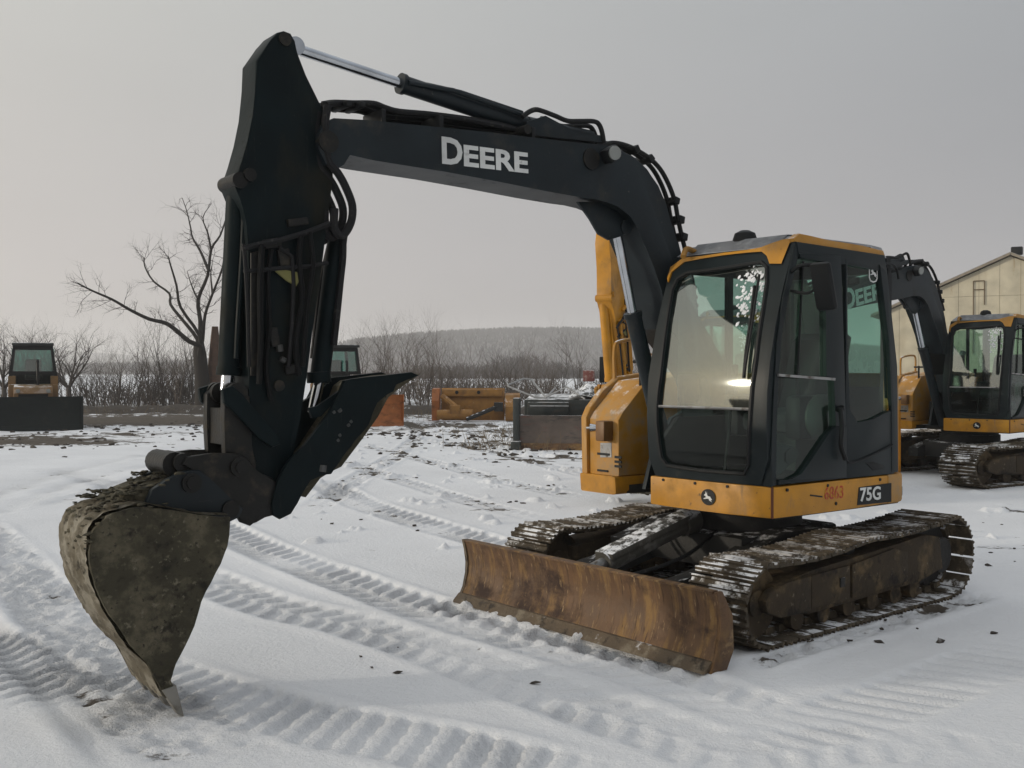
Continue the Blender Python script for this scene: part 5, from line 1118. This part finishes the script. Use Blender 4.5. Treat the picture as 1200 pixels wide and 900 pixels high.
# detached yellow blade lying behind, seen from its back
yb = empty('dozer_blade', (-1.35, 34.6, 0)); tag(yb, 'yellow detached dozer blade lying on the snow beneath the hill', 'dozer blade')
DB = mat('yellow_blade_paint', (.29, .135, .022), .6, spots=[((.17, .085, .03), 2.2, .45, .7, W1), ((.44, .30, .14), 5, .6, .75, W1)], snow=(.38, 5, .5))
b = nb(); prism(b, [(.35, .02), (.22, .30), (.20, .62), (.30, .98), (.42, 1.12), (.50, 1.10), (.36, .95), (.27, .62), (.29, .30), (.43, .02)], -1.05, 1.10, 'x', .006); finish('moldboard', b, DB, yb)
b = nb(); box(b, (0.02, .20, .96), (2.0, .26, .24), None, .02); bm2 = finish('top_beam', b, DB, yb)
for x in (-.52, .22): b = nb(); tube(b, [(x, .05, .98), (x, .09, .98)], .06, 12); finish('pin_hole', b, BLACK, bm2)
b = nb(); prism(b, [(-.05, .03), (-.12, .7), (.1, 1.10), (.6, 1.12), (.5, .03)], -1.36, -1.10, 'x', .02); finish('wing', b, ORNG, yb)
b = nb(); prism(b, [(-.2, .03), (-.25, .5), (.1, .88), (.6, .95), (.5, .03)], 1.12, 1.62, 'x', .02); finish('wing', b, DB, yb)
b = nb(); tube(b, [(-1.0, 0, .85), (-.6, -.35, .55), (-.45, -.4, .42)], .10, 8); box(b, (-.55, -.4, .42), (.35, .3, .3), None, .03); finish('brace', b, DB, yb)
b = nb(); tube(b, [(-1.15, -.35, .24), (.05, -.40, .26)], .17, 14); finish('tube_frame', b, DB, yb)
b = nb(); tube(b, [(-.15, -.75, .10), (.95, -.35, .55)], .07, 8); box(b, (.9, -.3, .5), (.3, .3, .3)); finish('strut', b, UNDER, yb)
# dark crawler with a long brown blade and snow-covered hood
cr_ = empty('crawler_machine', (1.45, 23.4, 0), R(-6)); tag(cr_, 'dark crawler machine with brown blade, white handrails and snow lying on its hood', 'crawler')
BRN = mat('worn_brown_blade', (.105, .082, .070), .6, spots=[((.14, .06, .05), 2, .52, .7, (1, 1, 3)), ((.06, .055, .05), 3, .5, .7, (1, 1, 4))], snow=(.5, 4, .5))
RAILM = mat('frosted_rail', (.33, .33, .33), .7)
DGRN = mat('dark_green_steel', (.020, .026, .026), .6, spots=[((.06, .055, .048), 4, .5, .7, W1)], snow=(.52, 4, .3))
b = nb(); pr = [(-1.55, .05), (-1.50, .3), (-1.52, .62), (-1.60, .74)]; prism(b, pr + [(y + .06, z) for y, z in pr[::-1]], -1.16, 1.3, 'x', .006); bl = finish('blade', b, BRN, cr_)
b = nb(); prism(b, [(-1.62, .0), (-1.57, .14), (-1.53, .14), (-1.58, 0)], -1.18, 1.3, 'x'); finish('cutting_edge', b, RUST, bl)
b = nb(); box(b, (-1.20, -1.45, .62), (.14, .34, .98), None, .02); box(b, (-1.2, -1.5, .10), (.22, .5, .18), None, .03); finish('end_post', b, DGRN, bl)
for s in (-1, 1): b = nb(); belt(b, s * .78, .42, 2.3, .75); finish('track', b, UNDER, cr_)
b = nb(); prism(b, [(-1.0, .4), (-1.05, 1.06), (.9, 1.15), (1.0, .4)], -1.08, .98, 'x', .02); box(b, (-.55, -1.06, .85), (.9, .08, .32), None, .02); bd = finish('body', b, DGRN, cr_)
b = nb(); tube(b, [(-.95, -1.09, .92), (-.1, -1.09, .92)], .02, 6); finish('trim_bar', b, SATIN, bd)
b = nb(); vs = [b.verts.new(p) for p in [(-.1, -1.05, 1.12), (1.05, -.95, 1.10), (1.1, .6, 1.16), (-.1, .6, 1.2), (.28, -.5, 1.40), (.62, -.4, 1.35), (.5, .3, 1.4)]]
for f in ((0, 1, 5, 4), (1, 2, 6, 5), (2, 3, 4, 6), (0, 4, 3), (4, 5, 6)): b.faces.new([vs[i] for i in f])
bmesh.ops.subdivide_edges(b, edges=b.edges[:], cuts=3, use_grid_fill=True)
rg = random.Random(4)
for v in b.verts: v.co += Vector((rg.gauss(0, .02), rg.gauss(0, .02), rg.gauss(0, .03)))
finish('snow_covered_hood', b, mat('snowy_tarp', (.05, .05, .047), .8, snow=(.50, 7, .1)), cr_)
b = nb(); box(b, (.30, .3, 1.58), (.26, .4, .26), None, .02); finish('engine_box', b, mat('faded_red_paint', (.16, .05, .042), .7, spots=[((.3, .25, .23), 5, .5, .65, W1)], snow=(.5, 4, .4)), cr_)
b = nb(); box(b, (.62, .5, 1.72), (.16, .3, .60), None, .02); box(b, (1.0, .5, 1.66), (.16, .3, .64), None, .02); box(b, (.8, .6, 1.9), (.4, .1, .16)); finish('roll_post', b, BLACK, cr_)
for pts_ in ([(-1.45, -1.0, 1.38), (-1.15, -.4, 1.52), (-.98, -.35, 1.5), (-.60, -1.0, 1.10)], [(-1.45, -1.0, 1.36), (-.85, -1.08, 1.12), (-.60, -1.04, 1.10)], [(-.60, -1.0, 1.12), (-.15, -.9, 1.34), (.25, -1.0, 1.08)], [(-.60, -1.0, 1.10), (-.45, -.4, 1.30)]):
    b = nb(); tube(b, pts_, .022, 6); finish('handrail', b, RAILM, cr_)

# ================================================================== cream shed with a gable
sh = empty('shed', (22.6, 46.5, 0), R(-27)); tag(sh, 'cream metal shed with a low gable roof behind the far right excavator', 'shed')
CREAM = mat('cream_siding', (.50, .455, .345), .6, spots=[((.42, .36, .25), .8, .5, .75, (1, 1, .25)), ((.30, .20, .10), 2.2, .62, .8, (2, 1, .3))], mscale=1.2)
ROOFM = mat('dull_roof_metal', (.30, .29, .27), .5, snow=(.5, 1.0, .5))
HW, PK, SL = 5.59, 6.95, .445
b = nb(); prism(b, [(-HW, 0), (HW, 0), (HW, PK - SL * HW), (0, PK), (-HW, PK - SL * HW)], .06, 18, 'y'); wl = finish('wall', b, mat('shed_backing', (.20, .16, .10), .8), sh)
pw_ = .86; zj = 5.15
x = -HW
while x < HW - .01:
    xa, xb = x + .006, min(HW, x + pw_) - .006
    ta, tb_ = PK - .04 - SL * abs(xa), PK - .04 - SL * abs(xb)
    for lo_, hi_ in ((.0, zj - .006), (zj + .006, 99)):
        P = [(xa, lo_), (xb, lo_), (xb, min(tb_, hi_)), (xa, min(ta, hi_))]
        if xa < 0 < xb and hi_ > PK: P.insert(3, (0, PK - .04))
        if min(ta, tb_) <= lo_ + .02:
            if max(ta, tb_) <= lo_ + .05: continue
            hx, hz = (xa, ta) if ta > tb_ else (xb, tb_); xc = math.copysign((PK - .04 - lo_) / SL, hx); P = [(hx, lo_), (xc, lo_), (hx, min(hz, hi_))]
        b = nb(); prism(b, P, .0, .058, 'y'); finish('panel', b, CREAM, sh)
    x += pw_
for s in (-1, 1):
    b = nb(); prism(b, [(0, PK + .03), (s * (HW + .4), PK + .03 - SL * (HW + .4)), (s * (HW + .4), PK + .15 - SL * (HW + .4)), (0, PK + .15)], -.22, 18.3, 'y'); finish('roof', b, ROOFM, sh)
    b = nb(); prism(b, [(0.02 * s, PK + .0), (s * (HW + .4), PK - SL * (HW + .4)), (s * (HW + .4), PK + .10 - SL * (HW + .4)), (.02 * s, PK + .12)], -.26, -.225, 'y'); finish('barge_board', b, mat('barge_board_paint', (.22, .19, .15), .7), sh)
b = nb(); box(b, (.25, 1.0, PK + .30), (.5, .5, .36), None, .05); finish('ridge_vent', b, BLACK, sh)
b = nb(); x0, x1 = -1.52, -1.06
for p, q in (((x0, 5.85), (x0, 2.5)), ((x1, 5.85), (x1, 4.75)), ((x0, 5.85), (x1, 5.85)), ((x0, 5.45), (x1, 5.45))): tube(b, [(p[0], -.05, p[1]), (q[0], -.05, q[1])], .022, 8)
finish('conduit', b, mat('rusty_conduit', (.12, .085, .05), .8), sh)
# ================================================================== haze over the whole yard and hills
hz = nb(); box(hz, (0, 1300, 36), (6400, 4200, 76)); 
hm = bpy.data.materials.new('winter_haze'); hm.use_nodes = True; t = hm.node_tree; t.nodes.clear(); o_ = t.nodes.new('ShaderNodeOutputMaterial'); pv = t.nodes.new('ShaderNodeVolumePrincipled')
pv.inputs['Color'].default_value = (.97, .955, .95, 1); pv.inputs['Density'].default_value = .00066; pv.inputs['Anisotropy'].default_value = .2; t.links.new(pv.outputs[0], o_.inputs['Volume'])
ho = finish('haze', hz, hm); tag(ho, kind='stuff')
